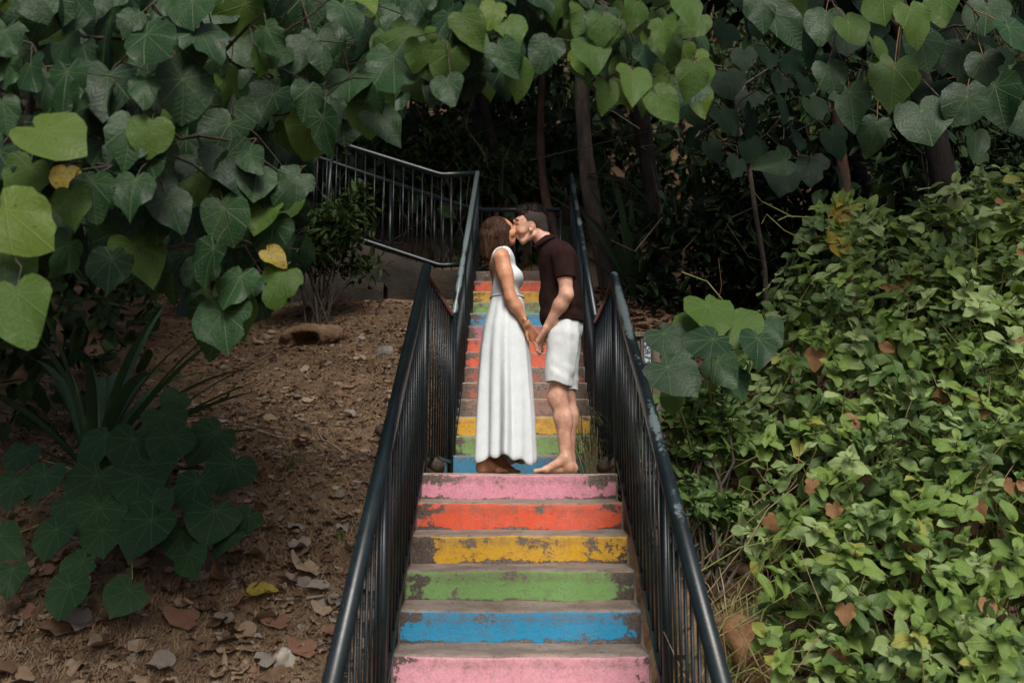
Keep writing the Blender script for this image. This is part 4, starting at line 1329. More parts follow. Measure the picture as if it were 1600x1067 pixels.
# ------------------------------------------------------------------ branch reaching across the top, middle
def top_branch():
    t = thing('broadleaf_branch', 'overhanging bough with pointed hanging leaves at top centre', 'branch', (.3, 3.6, 2.2), 'overhanging boughs')
    L = []
    A = [(640, -40), (880, -40), (870, 60), (800, 130), (740, 150), (690, 140), (650, 110)]
    for (x, y) in sample_poly(A, 60, 24):
        L.append(hang(x, y, 3.45 + random.uniform(-.2, .25), random.uniform(54, 78), 'heart%d' % random.randrange(5), M_hib if random.random() < .8 else M_hib_m, face=(random.gauss(0, .4), -.9, .3)))
    B = [(885, -40), (1060, -40), (1105, 110), (1095, 160), (1040, 165), (990, 160), (940, 150), (895, 110), (880, 40)]
    for (x, y) in sample_poly(B, 58, 22):
        L.append(hang(x, y, 3.4 + random.uniform(-.2, .25), random.uniform(50, 68), 'heart%d' % random.randrange(5), random.choice((M_hib_m, M_hib_m, M_hib_m, M_hib, M_hib_y)), face=(random.gauss(0, .5), -.85, .35)))
    for (x, y, s, kd, m) in ((1040, 165, 70, 'heart0', M_hib_m), (990, 130, 74, 'heart2', M_hib_m), (1080, 125, 62, 'heart1', M_hib_m), (925, 85, 76, 'heart0', M_hib_m), (940, 45, 60, 'heart3', M_hib_m), (700, 140, 62, 'heart0', M_hib),
                        (790, 90, 66, 'heart2', M_hib), (800, 45, 62, 'heart1', M_hib_m), (850, 85, 66, 'heart0', M_hib), (770, 20, 55, 'heart4', M_hib_y), (735, 45, 70, 'heart2', M_hib_m)):
        L.append(hang(x, y, 3.15, s, kd, m, face=(.1, -.95, .3), spread=.15))
    tw = MB(); pts = stalks(tw, L, .07)
    root = [at(1180, -120, 4.0), at(1060, -80, 3.7), at(960, -60, 3.6), at(840, -50, 3.6), at(720, -50, 3.6)]
    grow(pts, root, tw, .0024, .25, .05, .03)
    tw.build('branches', M_twig, t)
    for i in range(24):
        x, y = random.uniform(640, 1100), random.uniform(-70, -40)
        L.append(hang(x, y, random.uniform(3.3, 3.7), random.uniform(60, 90), 'heart%d' % random.randrange(5), M_hib))
    place_leaves(t, L)
top_branch()

def right_branch():
    t = thing('broadleaf_branch', 'overhanging bough with broad round leaves on red stalks at top right', 'branch', (3.4, 5.2, 3.6), 'overhanging boughs')
    L = []
    key = [(1337, 50, 58, 'round0', M_hib_m), (1375, 80, 42, 'round1', M_hib_m), (1430, 35, 68, 'heart1', M_hib_m), (1445, 82, 72, 'round0', M_hib), (1500, 95, 60, 'round2', M_hib), (1395, 130, 84, 'angled3', M_hib_m), (1330, 165, 70, 'heart2', M_hib),
           (1447, 195, 82, 'round0', M_hib), (1560, 160, 84, 'angled1', M_hib), (1500, 170, 66, 'round3', M_hib), (1540, 110, 55, 'round4', M_hib), (1590, 60, 75, 'heart0', M_hib), (1600, 190, 60, 'round0', M_hib), (1300, 120, 60, 'heart3', M_hib),
           (1225, 40, 75, 'heart2', M_hib), (1285, 40, 66, 'heart0', M_hib), (1240, 10, 60, 'heart1', M_hib_m), (1190, 15, 62, 'heart4', M_hib), (1380, 15, 62, 'round2', M_hib_m), (1470, 15, 60, 'heart0', M_hib_m), (1540, 30, 66, 'round0', M_hib),
           (1365, 210, 60, 'heart4', M_hib), (1525, 225, 50, 'heart2', M_hib)]
    for (x, y, s, kd, m) in key:
        L.append(hang(x, y, 5.0 + random.uniform(-.25, .35), s * 1.08, kd, m, face=(-.1, -.85, .45), tipdir=(random.gauss(0, .3), random.uniform(-.4, 0), -1), spread=.22))
    poly = [(1150, -60), (1680, -60), (1680, 210), (1560, 190), (1480, 150), (1330, 140), (1250, 60), (1160, 40)]
    for (x, y) in sample_poly(poly, 40, 34):
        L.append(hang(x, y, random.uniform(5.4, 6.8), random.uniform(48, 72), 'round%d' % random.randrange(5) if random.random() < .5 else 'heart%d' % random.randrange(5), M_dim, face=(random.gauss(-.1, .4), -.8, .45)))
    pts = []
    for l in L:
        tw = MB(); pts += stalks(tw, [l], .17, .0026); tw.build('leaf_stalk', M_twig_r, t)
    br = MB()
    grow(pts, [at(1560, -260, 7.4), at(1520, -120, 6.6), at(1440, -40, 6.0), at(1380, 20, 5.7)], br, .0026, .3, .06, .03)
    br.build('branches', M_twig, t)
    for i in range(150):
        L.append(hang(random.uniform(1150, 1900), random.uniform(-260, -60), random.uniform(4.8, 7.0), random.uniform(55, 80), 'round%d' % random.randrange(5), M_hib))
    place_leaves(t, L)
right_branch()

# dim broad leaves deeper in the wood, right of the stairs
def dim_sapling():
    t = thing('broadleaf_sapling', 'dim sapling with large leaves in shade behind the right shrub', 'sapling', (2.6, 8.6, float(ground_z(2.6, 8.6))))
    L = []
    poly = [(1000, 60), (1180, 40), (1300, 150), (1330, 260), (1280, 330), (1190, 300), (1100, 260), (1040, 220)]
    for (x, y) in sample_poly(poly, 30, 32):
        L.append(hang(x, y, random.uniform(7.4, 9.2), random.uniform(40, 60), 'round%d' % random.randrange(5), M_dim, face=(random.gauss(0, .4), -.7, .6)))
    L.append(hang(1210, 255, 7.4, 62, 'heart2', M_hib, tipdir=(-1, -.2, -.25)))
    tw = MB(); pts = stalks(tw, L, .15)
    b = at(1200, 520, 8.6); b.z = float(ground_z(b.x, 8.6))
    grow(pts, [b, at(1195, 420, 8.5), at(1180, 330, 8.4), at(1170, 260, 8.4), at(1150, 180, 8.4)], tw, .0035, .3, .05, .04)
    tw.build('branches', M_twig, t)
    place_leaves(t, L)
dim_sapling()

# ------------------------------------------------------------------ low plants with big round leaves
def round_plant(label, spots, root, mat, tilt, stalk_l=.2, group=None):
    t = thing('round_leaf_plant', label, 'plant', root, group)
    L = []
    for (x, y, Y, s, m) in spots:
        L.append(hang(x, y, Y, s * 1.12, random.choice(('round0', 'round1', 'round2', 'round4', 'heart0')), m or mat, face=tilt, tipdir=(random.gauss(0, .45), -.55, -.8), spread=.2))
    tw = MB()
    for l in L:
        r_ = np.array(tuple(root)); a = l.pos - l.B[:, 2] * .005
        m_ = a * .55 + r_ * .45 + np.array([0, .06, .12])
        tw.tube([a, a * .75 + m_ * .25 + np.array([0, .03, -.01]), m_, r_ + rng.normal(0, .03, 3) * np.array([1, 1, 0])], [.0028, .0032, .004, .006], 5, False)
    tw.build('stems', M_stem_g, t)
    place_leaves(t, L)
sp = [(262, 662, 5.7, 62, None), (200, 705, 5.5, 66, None), (263, 700, 5.5, 64, None), (320, 692, 5.6, 72, None), (240, 745, 5.3, 5 + 64, None), (150, 700, 5.6, 70, None), (140, 765, 5.3, 74, None), (215, 765, 5.2, 70, None), (303, 772, 5.2, 66, None),
      (355, 745, 5.5, 68, None), (330, 820, 5.1, 72, None), (220, 835, 5.0, 78, None), (150, 815, 5.1, 74, None), (78, 845, 5.0, 58, None), (105, 800, 5.2, 50, None), (160, 845, 5.0, 56, None), (100, 935, 4.8, 60, None), (190, 938, 4.8, 56, None), (285, 850, 5.1, 60, None),
      (380, 818, 5.2, 42, None), (300, 880, 5.0, 50, None), (350, 850, 5.1, 46, None), (60, 760, 5.3, 66, None), (20, 770, 5.3, 60, None), (30, 720, 5.5, 50, None), (10, 850, 5.0, 60, None), (15, 905, 4.9, 50, None), (115, 890, 4.9, 50, None), (240, 800, 5.1, 60, None), (270, 630, 5.8, 40, None)]
r0 = at(190, 860, 5.55); r0.z = float(ground_z(r0.x, r0.y))
round_plant('dark green plant with large round veined leaves low on the left', sp, r0, M_mac, (.05, -.75, .65))
sp = [(1115, 495, 5.6, 74, M_hib_m), (1098, 540, 5.3, 66, M_hib), (1062, 590, 5.2, 78, M_hib), (1050, 535, 5.6, 62, M_hib), (1160, 520, 5.6, 70, M_hib_m), (1075, 518, 5.7, 50, M_hib_m), (1185, 545, 5.5, 64, M_hib), (1130, 580, 5.5, 60, M_hib), (1050, 630, 5.4, 36, M_hib_m), (1205, 520, 5.8, 50, M_hib), (1150, 600, 5.6, 50, M_mac)]
r1 = at(1110, 690, 5.9); r1.z = float(ground_z(r1.x, r1.y))
round_plant('cluster of large pale round leaves beside the wooden post', sp, r1, M_hib, (-.1, -.8, .55))

# ------------------------------------------------------------------ soft-leaved scrambling shrubs on the right bank
def rosette(L, base, d, size, pairs, mats):
    d = d / np.linalg.norm(d)
    a = np.cross(d, [0.3, .2, 1.0]); a /= np.linalg.norm(a); b_ = np.cross(d, a)
    rot = random.uniform(0, 3.14)
    m = random.choice(mats)
    for i in range(pairs):
        ang = rot + i * math.pi / 2
        w = math.cos(ang) * a + math.sin(ang) * b_
        sz = size * (1.0 - .19 * i) * random.uniform(.85, 1.15)
        p = base + d * size * .38 * i
        for s in (1, -1):
            if random.random() < .1: continue
            tip = w * s * 1.0 + d * (.15 + .25 * i) + np.array([0, -.1, -.15]) + rng.normal(0, .15, 3)
            n = d * 1.0 + np.array([0, -.15, .35]) - w * s * .25 + rng.normal(0, .15, 3)
            L.append(Leaf(p, tip, n, sz, 'ovate%d' % random.randrange(5), m))

SHRUB_TOP = [(1040, 700), (1075, 640), (1110, 600), (1165, 520), (1200, 470), (1260, 380), (1285, 330), (1320, 320), (1400, 345), (1440, 330), (1500, 300), (1560, 285), (1660, 270)]
def shrub_depth(x, y):
    top = np.interp(x, [p[0] for p in SHRUB_TOP], [p[1] for p in SHRUB_TOP])
    f = np.clip((1090 - y) / (1090 - top), 0, 1)
    return 4.25 + 2.9 * f ** 1.25 + .25 * (1 - min(1, max(0, (x - 1050) / 300)))
def shrub(label, poly, n, mind, seed, mats, root_px, size=(26, 40)):
    random.seed(seed)
    rp = at(*root_px); rp.z = float(ground_z(rp.x, rp.y))
    t = thing('leafy_shrub', label, 'shrub', rp, 'scrambling shrubs on the right bank')
    L = []; stems = MB(); dry = MB()
    pts = sample_poly(poly, n, mind)
    for (x, y) in pts:
        Y = shrub_depth(x, y) + random.gauss(0, .16)
        p = np.array(at(x, y, Y))
        d = np.array([random.gauss(-.12, .45), random.gauss(-.55, .3), random.uniform(.35, 1.0)])
        thin = x < 1270 and y > 700
        if not (thin and random.random() < .5): rosette(L, p, d, random.uniform(*size) * Y / FPX, random.choice((2, 3, 3, 4)), mats)
        # arching stem from behind and below
        q = p + np.array([random.gauss(.05, .22), random.uniform(.2, .5), -random.uniform(.35, .9)])
        q[2] = max(q[2], float(ground_z(q[0], q[1])) - .03)
        mid = (p + q) / 2 + np.array([0, -.05, .12])
        if thin:
            for k in range(2):
                a = p + rng.normal(0, .12, 3) + np.array([0, -.05, .05]); b_ = a + np.array([random.gauss(-.15, .3), random.gauss(.1, .1), -random.uniform(.2, .5)])
                a[0] = max(a[0], .86); b_[0] = max(b_[0], .86)
                (dry if k else stems).tube([a, (a + b_) / 2 + rng.normal(0, .03, 3), b_], [.002, .003, .0035], 4, False)
        if random.random() < .75: stems.tube([q, mid, p, p + d / np.linalg.norm(d) * .1], [.0045, .0042, .0034, .002], 5, False)
        # leaves along it
        for k in range(2):
            f = random.uniform(.15, .9); c = q * (1 - f) + p * f + np.array([0, -.03, .05])
            L.append(Leaf(c, rng.normal(0, 1, 3) + np.array([0, -.6, -.2]), np.array([0, -.3, 1]) + rng.normal(0, .4, 3), random.uniform(*size) * Y / FPX, 'ovate%d' % random.randrange(5), random.choice(mats + [M_shr_d, M_shr_d])))
        if random.random() < .35:
            a = p + rng.normal(0, .2, 3) + np.array([0, .15, -.1]); b_ = a + np.array([random.gauss(0, .3), random.gauss(0, .15), -random.uniform(.2, .7)])
            dry.tube([a, (a + b_) / 2 + rng.normal(0, .04, 3), b_], [.0022, .0026, .002], 4, False)
    for (x, y) in random.sample(pts, 9):
        L.append(hang(x, y, shrub_depth(x, y) - .12, random.uniform(26, 40), 'dead%d' % random.randrange(5), M_shr_dead, name='dead_leaf'))
    tag(stems.build('stems', M_stem_g, t), kind='stuff')
    tag(dry.build('dry_twigs', M_straw, t), kind='stuff')
    place_leaves(t, L)
M_shr_dead = leaf_mat('withered_shrub_leaf', (.15, .075, .03), (.27, .16, .08), (.12, .07, .04), 'palm', .8, .15, spec=.1)
M_straw = simple_mat('dry_straw', (.17, .115, .06), (.30, .22, .13), 20, .9, .2, 60)
shrub('pale green shrub cresting the bank at the right edge', [(1285, 330), (1320, 320), (1400, 345), (1440, 330), (1500, 300), (1560, 285), (1660, 270), (1660, 560), (1420, 560), (1300, 470), (1230, 430), (1262, 370)], 185, 17, 11, [M_shr, M_shr_g, M_shr, M_shr_d], (1480, 640, 7.2), (26, 40))
shrub('pale green shrub with yellowish stems in the middle of the right bank', [(1060, 690), (1110, 600), (1165, 520), (1235, 430), (1300, 475), (1420, 565), (1660, 565), (1660, 800), (1400, 780), (1250, 720), (1120, 730)], 200, 17, 12, [M_shr, M_shr, M_shr_g, M_shr_d, M_shr_d], (1420, 820, 6.0), (28, 42))
shrub('bright green shrub at the lower right above the orange rock', [(1070, 740), (1250, 730), (1400, 785), (1660, 805), (1660, 1100), (1240, 1100), (1190, 1000), (1110, 900), (1080, 830)], 170, 18, 13, [M_shr, M_shr, M_shr_d, M_shr_g], (1420, 1080, 5.1), (31, 47))
random.seed(21)

# tendrils and the yellow leaf spike on top of the shrubs
def vine_tip():
    t = thing('climbing_vine', 'thin vine tips with one yellowed leaf spike rising above the shrubs', 'vine', at(1315, 420, 6.6))
    v = MB()
    for pts in ([(1330, 400), (1318, 350), (1300, 305)], [(1265, 380), (1225, 360), (1198, 335), (1190, 350)], [(1270, 340), (1230, 338), (1215, 345)], [(1165, 520), (1130, 470), (1105, 440), (1065, 425)], [(1240, 340), (1190, 315), (1170, 290)]):
        P = [at(x, y, 6.2 if x < 1180 else 6.7) for x, y in pts]
        MB().tube(P, .004, 5, False).build('tendril', M_stem_g, t)
    L = []
    for i in range(26):
        x, y = 1312 + random.gauss(0, 7), random.uniform(305, 395)
        L.append(hang(x, y, 6.65, random.uniform(20, 34), 'ovate%d' % random.randrange(5), M_yel if random.random() < .6 else M_shr, tipdir=(random.gauss(0, .8), -.4, random.gauss(0, .6))))
    place_leaves(t, L)
M_dead = {}
vine_tip()
# ------------------------------------------------------------------ strap-leaved plants
def strap_plant(label, root, blades, mat=None, group='strap leaved plants'):
    t = thing('strap_leaf_plant', label, 'plant', root, group)
    for (az, lean, L, w, curl) in blades:
        n = 12; V = []; UV = []
        d = np.array([math.cos(az), math.sin(az), 0]); s = np.array([-d[1], d[0], 0])
        p = np.array(tuple(root)) + d * .04; ang = lean
        for i in range(n + 1):
            f = i / n
            wd = w * (1 - .15 * (1 - f)) * (1 - f ** 4) + .002
            up = np.array([0, 0, 1.0])
            dirv = d * math.sin(ang) + up * math.cos(ang); nv = -d * math.cos(ang) + up * math.sin(ang)
            V += [p - s * wd + nv * wd * .3, p, p + s * wd + nv * wd * .3]; UV += [(-.2, f * 3), (0, f * 3), (.2, f * 3)]
            p = p + dirv * L / n; ang += curl / n * (.4 + 1.2 * f)
        F = []
        for i in range(n):
            a = i * 3
            F += [(a, a + 1, a + 4, a + 3), (a + 1, a + 2, a + 5, a + 4)]
        put('leaf_blade', np_mesh('leaf_blade', V, np.array(F), [mat or M_strap], uv=UV), t)
r2 = at(150, 640, 6.3); r2.z = float(ground_z(r2.x, r2.y)) + .05
bl = []
for i in range(26):
    az = random.uniform(0, 6.28); bl.append((az, random.uniform(.1, .8), random.uniform(.8, 1.35), random.uniform(.032, .048), random.uniform(.3, 1.5)))
bl += [(-.25, .62, 1.35, .03, .6), (-.1, .95, 1.2, .03, .35), (-.5, 1.2, 1.15, .05, .5), (-.15, 1.25, 1.15, .055, .25), (-.35, 1.05, 1.25, .05, .4), (.1, .5, 1.3, .03, .5), (-2.6, 1.1, 1.2, .035, .7), (-.8, .4, 1.2, .03, .9), (.3, .8, 1.4, .03, .4)]
strap_plant('spiky plant with long arching strap leaves above the round leaved plant', r2, bl)
r3 = at(990, 420, 12.2); r3.z = float(ground_z(r3.x, r3.y))
bl = [(random.uniform(0, 6.28), random.uniform(.1, .9), random.uniform(.9, 1.6), random.uniform(.04, .06), random.uniform(.3, 1.6)) for i in range(22)]
strap_plant('dim spiky plant in the shade right of the upper railing', r3, bl)
r3 = at(1045, 405, 12.8); r3.z = float(ground_z(r3.x, r3.y)) + .8
bl = [(random.uniform(0, 6.28), random.uniform(.3, 1.2), random.uniform(.9, 1.6), random.uniform(.04, .06), random.uniform(1.0, 2.4)) for i in range(18)]
strap_plant('second dim spiky plant with drooping blades farther right in the shade', r3, bl)

# ------------------------------------------------------------------ forest trees
def trunk_mesh(mb, pts, r0, r1, n=10, rough=.12, seed=0):
    P = np.array([tuple(p) for p in pts], float)
    m = 5 * (len(P) - 1) + 1
    t = np.linspace(0, len(P) - 1, m)
    Q = np.stack([np.interp(t, np.arange(len(P)), P[:, i]) for i in range(3)], 1)
    for _ in range(2): Q[1:-1] = .25 * Q[:-2] + .5 * Q[1:-1] + .25 * Q[2:]
    f = np.linspace(0, 1, m)
    rad = (r0 + (r1 - r0) * f) * (1 + rough * fbm(f * 7, seed, 0, 3)) + r0 * .55 * np.exp(-f * 16)
    mb.tube(Q, list(rad), n)

def forest_tree(label, base, pts, r0, r1, crown, ncrown, mat=None, size=(.14, .24), kinds=('ovate', 'heart'), lm=None, group='trees of the dark wood'):
    """base (x,y); pts: trunk offsets; crown: (centre offset, radii)"""
    b0 = Vector((base[0], base[1], float(ground_z(base[0], base[1])) - .1))
    t = thing('forest_tree', label, 'tree', b0, group)
    mb = MB()
    P = [b0 + Vector(p) for p in pts]
    trunk_mesh(mb, P, r0, r1, seed=base[0])
    top = P[-1]
    c = np.array(tuple(b0 + Vector(crown[0]))); rad = np.array(crown[1])
    u = rng.normal(0, 1, (ncrown, 3)); u /= np.linalg.norm(u, axis=1)[:, None]
    # clumps
    nc = 26
    cl = rng.normal(0, 1, (nc, 3)); cl /= np.linalg.norm(cl, axis=1)[:, None]; cl *= rng.uniform(.35, 1, (nc, 1))
    which = rng.integers(0, nc, ncrown)
    pos = c + (cl[which] + u * rng.uniform(0, .38, (ncrown, 1))) * rad
    for k in range(0, nc, 2):
        e = c + cl[k] * rad * .9
        m = (np.array(tuple(top)) + e) / 2 + np.array([0, 0, .2])
        mb.tube([top, m, e], [r1 * .7, r1 * .4, .01], 6, False)
    mb.build('trunk', mat or M_bark_d, t)
    tip = rng.normal(0, .6, (ncrown, 3)) + np.array([0, 0, -.7]); nrm = rng.normal(0, .5, (ncrown, 3)) + np.array([0, -.2, 1])
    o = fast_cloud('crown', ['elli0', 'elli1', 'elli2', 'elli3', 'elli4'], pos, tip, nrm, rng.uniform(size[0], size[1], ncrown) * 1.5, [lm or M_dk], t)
    return t

def gx(px, py, Y):
    p = at(px, py, Y); return (p.x, Y)
forest_tree('pale ridged trunk right of the upper railing', gx(930, 430, 12.9), [(.25, 0, 0), (.05, 0, .8), (-.1, .1, 1.9), (-.15, .2, 3.2), (.2, .5, 5.5)], .13, .09, ((.6, .8, 7.0), (2.6, 2.4, 1.6)), 2200, M_bark)
forest_tree('thin red brown trunk leaning left above the heads', gx(884, 330, 14.6), [(.12, 0, 0), (-.1, .1, .8), (-.32, .2, 1.7), (-.38, .3, 2.6), (-.3, .6, 4.6)], .085, .05, ((-.3, 1.2, 6.0), (2.4, 2.2, 1.4)), 1800, M_bark_r)
forest_tree('dark forked trunk under the top bough', gx(782, 320, 15.4), [(.2, 0, 0), (.1, .1, 1.2), (-.15, .2, 2.4), (-.4, .3, 3.6), (-.3, .6, 5.4)], .09, .06, ((-.3, 1.0, 6.6), (2.6, 2.2, 1.5)), 1800)
forest_tree('second dark trunk standing just left of the forked one', gx(752, 320, 16.2), [(.2, 0, 0), (.0, .1, 1.6), (-.2, .2, 3.0), (-.2, .3, 5.2)], .10, .07, ((0, 1.0, 6.6), (2.6, 2.2, 1.5)), 1600)
forest_tree('slim tree behind the left path railing', (-3.4, 15.8), [(0, 0, 0), (.2, 0, 2), (.1, .2, 4), (.3, .3, 5.5)], .10, .06, ((0, 0, 6.0), (3.0, 2.2, 1.8)), 2200)
forest_tree('leaning tree in the shade far right', (4.2, 11.0), [(0, 0, 0), (-.2, 0, 1.5), (-.5, -.1, 3.0), (-.6, -.2, 4.6)], .12, .07, ((-.5, -.3, 5.4), (3.0, 2.6, 1.6)), 2400)
forest_tree('dark slim trunk behind the right shrub', (3.3, 9.6), [(0, 0, 0), (.1, .1, 1.4), (.0, .1, 2.6), (.2, 0, 4.2)], .07, .045, ((0, .4, 5.2), (2.6, 2.2, 1.4)), 2000, M_bark_r)
forest_tree('tall tree shading the left slope', (-4.9, 7.6), [(0, 0, 0), (.1, 0, 2), (.3, 0, 4), (.8, -.2, 5.6)], .16, .09, ((1.2, .0, 6.0), (3.0, 3.2, 1.5)), 3600)
forest_tree('tall tree over the path at upper left', (-4.4, 12.4), [(0, 0, 0), (.1, 0, 2), (.4, 0, 4), (.8, 0, 5.4)], .15, .09, ((1.0, 0, 5.6), (3.2, 2.6, 1.5)), 3000)
forest_tree('broad tree arching over the upper landing', (2.2, 14.2), [(0, 0, 0), (-.2, -.2, 2), (-.6, -.8, 4), (-1.4, -1.6, 5.4)], .15, .09, ((-1.6, -2.0, 6.0), (3.2, 3.0, 1.2)), 3600)
forest_tree('tree arching over the flight from the right bank', (3.6, 7.8), [(0, 0, 0), (0, .1, 2), (-.3, .3, 4), (-.8, .8, 5.2)], .12, .07, ((-.9, 1.5, 5.6), (2.8, 2.0, 1.2)), 2600)

forest_tree('unseen tree added beside the foot of the stairs to shade the left plants', (-5.2, .2), [(0, 0, 0), (.2, 0, 2), (.6, .2, 4), (1.2, .4, 5.2)], .16, .09, ((1.7, .5, 6.2), (1.9, 2.4, .9)), 2600)  # out of view, added only to keep the sun off the left plants
# ------------------------------------------------------------------ shrubs and undergrowth of the wood
def bush(label, px, py, Y, w, h, n, mat, size, name='undergrowth_shrub', base_up=0, kinds=('elli0', 'elli1', 'elli2', 'elli3', 'elli4')):
    c = at(px, py, Y); g = float(ground_z(c.x, Y))
    t = thing(name, label, 'shrub', (c.x, Y, min(g, c.z)), 'undergrowth of the wood')
    k = 18
    cl = rng.normal(0, 1, (k, 3)); cl /= np.linalg.norm(cl, axis=1)[:, None]; cl *= rng.uniform(.3, 1, (k, 1))
    which = rng.integers(0, k, n)
    pos = np.array(tuple(c)) + (cl[which] + rng.normal(0, .17, (n, 3))) * np.array([w, w * .7, h])
    tip = rng.normal(0, .7, (n, 3)) + np.array([0, -.3, .1]); nrm = rng.normal(0, .5, (n, 3)) + np.array([0, -.4, 1])
    st = MB()
    for q in range(k):
        e = np.array(tuple(c)) + cl[q] * np.array([w, w * .7, h])
        b0 = np.array([c.x + random.gauss(0, .08), Y + random.gauss(0, .05), min(g, c.z - h)])
        st.tube([b0, (b0 + e) / 2 + rng.normal(0, .06, 3), e], [.012, .008, .004], 5, False)
    st.build('stems', M_twig, t)
    fast_cloud('foliage', list(kinds), pos, tip, nrm, rng.uniform(size[0], size[1], n), [mat], t)
bush('small leaved shrub in front of the climbing path railing', 500, 370, 10.6, .75, .55, 1300, M_fern, (.10, .18))
bush('feathery green shrub behind the path railing, left of the woman', 690, 250, 15.6, .9, .75, 1500, M_fern, (.10, .2))
bush('feathery yellow green shrub above the kissing couple', 800, 270, 16.0, .75, .6, 1300, M_shr_d, (.08, .16))
bush('dim shrub behind the far path railing', 600, 270, 16.2, 1.0, .8, 1300, M_fern, (.10, .2))
bush('dim shrub between the trunks at the top of the stairs', 860, 250, 16.6, .8, .8, 1000, M_fern, (.10, .2))
bush('dim shrub in the shade above the brown leaf litter', 1130, 400, 11.6, 1.0, .8, 1300, M_dk, (.12, .22))
bush('dim shrub right of the spiky plants', 1260, 330, 11.0, 1.0, 1.0, 1300, M_dk, (.12, .22))
bush('dim shrub behind the crest of the right bank', 1450, 270, 10.0, 1.4, .9, 1500, M_dk, (.12, .22))

bush('tangled green shrub between the wooden post and the right bank', 1085, 680, 5.75, .30, .28, 420, M_shr_d, (.06, .11), kinds=('ovate0', 'ovate1', 'ovate2', 'ovate3', 'ovate4'))
bush('low tangled weeds at the foot of the right railing', 1095, 800, 5.3, .24, .2, 260, M_shr_d, (.05, .09), kinds=('ovate0', 'ovate1', 'ovate2', 'ovate3', 'ovate4'))

def thicket():
    """the wooded hillside behind everything: one dark mass"""
    n = 30000
    x = rng.uniform(-16, 16, n); y = rng.uniform(15.2, 27, n)
    z = ground_z(x, y, False) + rng.gamma(2.0, .55, n) + 1.6 * np.clip(fbm(x * .4, y * .4, 0, 2), -.2, 1)
    pos = np.stack([x, y, z], 1)
    tip = rng.normal(0, .7, (n, 3)) + np.array([0, -.3, -.5]); nrm = rng.normal(0, .5, (n, 3)) + np.array([0, -.4, 1])
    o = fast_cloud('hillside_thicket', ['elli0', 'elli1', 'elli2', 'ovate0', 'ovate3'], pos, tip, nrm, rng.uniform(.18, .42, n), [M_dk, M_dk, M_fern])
    tag(o, 'dark tangled mass of undergrowth covering the hillside', 'undergrowth', kind='stuff')
    # side thickets nearer the stairs
    n = 9000
    side = rng.random(n) < .5
    x = np.where(side, rng.uniform(-9, -3.4, n), rng.uniform(3.0, 9, n)); y = rng.uniform(6.5, 15, n)
    z = ground_z(x, y, False) + rng.gamma(2.0, .5, n)
    pos = np.stack([x, y, z], 1)
    tip = rng.normal(0, .7, (n, 3)) + np.array([0, -.3, -.5]); nrm = rng.normal(0, .5, (n, 3)) + np.array([0, -.4, 1])
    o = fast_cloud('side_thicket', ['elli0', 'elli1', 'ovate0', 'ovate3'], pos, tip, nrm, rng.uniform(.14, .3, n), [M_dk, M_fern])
    tag(o, 'dark leafy thicket lining both sides of the clearing', 'undergrowth', kind='stuff')
    # bare twigs hanging and crossing in the shade
    tw = MB()
    for i in range(420):
        px, py = random.uniform(480, 1600), random.uniform(60, 430); Y = random.uniform(9.5, 16)
        if px < 1000: Y = random.uniform(14.6, 17)
        a = np.array(at(px, py, Y)); d = np.array([random.gauss(0, .5), random.gauss(0, .3), random.choice((-1, 1)) * random.uniform(.2, 1)]) * random.uniform(.4, 1.5)
        m = a + d * .5 + rng.normal(0, .08, 3)
        tw.tube([a, m, a + d], [.006, .009, .004], 4, False)
    o = tw.build('tangled_twigs', M_twig); tag(o, 'tangle of bare grey twigs in the shaded wood', 'twigs', kind='stuff')
thicket()
# ------------------------------------------------------------------ litter on the slope
def dead_mat(name, c1, c2):
    return leaf_mat(name, c1, c2, tuple(x * .7 for x in c1), 'palm', .85, .1, spots=.8, spec=.15)
DM = {'tan': dead_mat('tan_dead_leaf', (.20, .135, .082), (.33, .245, .165)), 'red brown': dead_mat('red_brown_dead_leaf', (.14, .07, .045), (.22, .125, .085)),
      'grey': dead_mat('grey_dead_leaf', (.15, .125, .1), (.26, .225, .19)), 'brown': dead_mat('brown_dead_leaf', (.085, .05, .03), (.16, .1, .062))}
M_needle = simple_mat('pine_needle', (.12, .077, .044), (.27, .185, .11), 6, .9, 0, coord='pos')

def ground_normal(x, y):
    e = .05
    return np.array([-(float(ground_z(x + e, y)) - float(ground_z(x - e, y))) / (2 * e), -(float(ground_z(x, y + e)) - float(ground_z(x, y - e))) / (2 * e), 1.0])

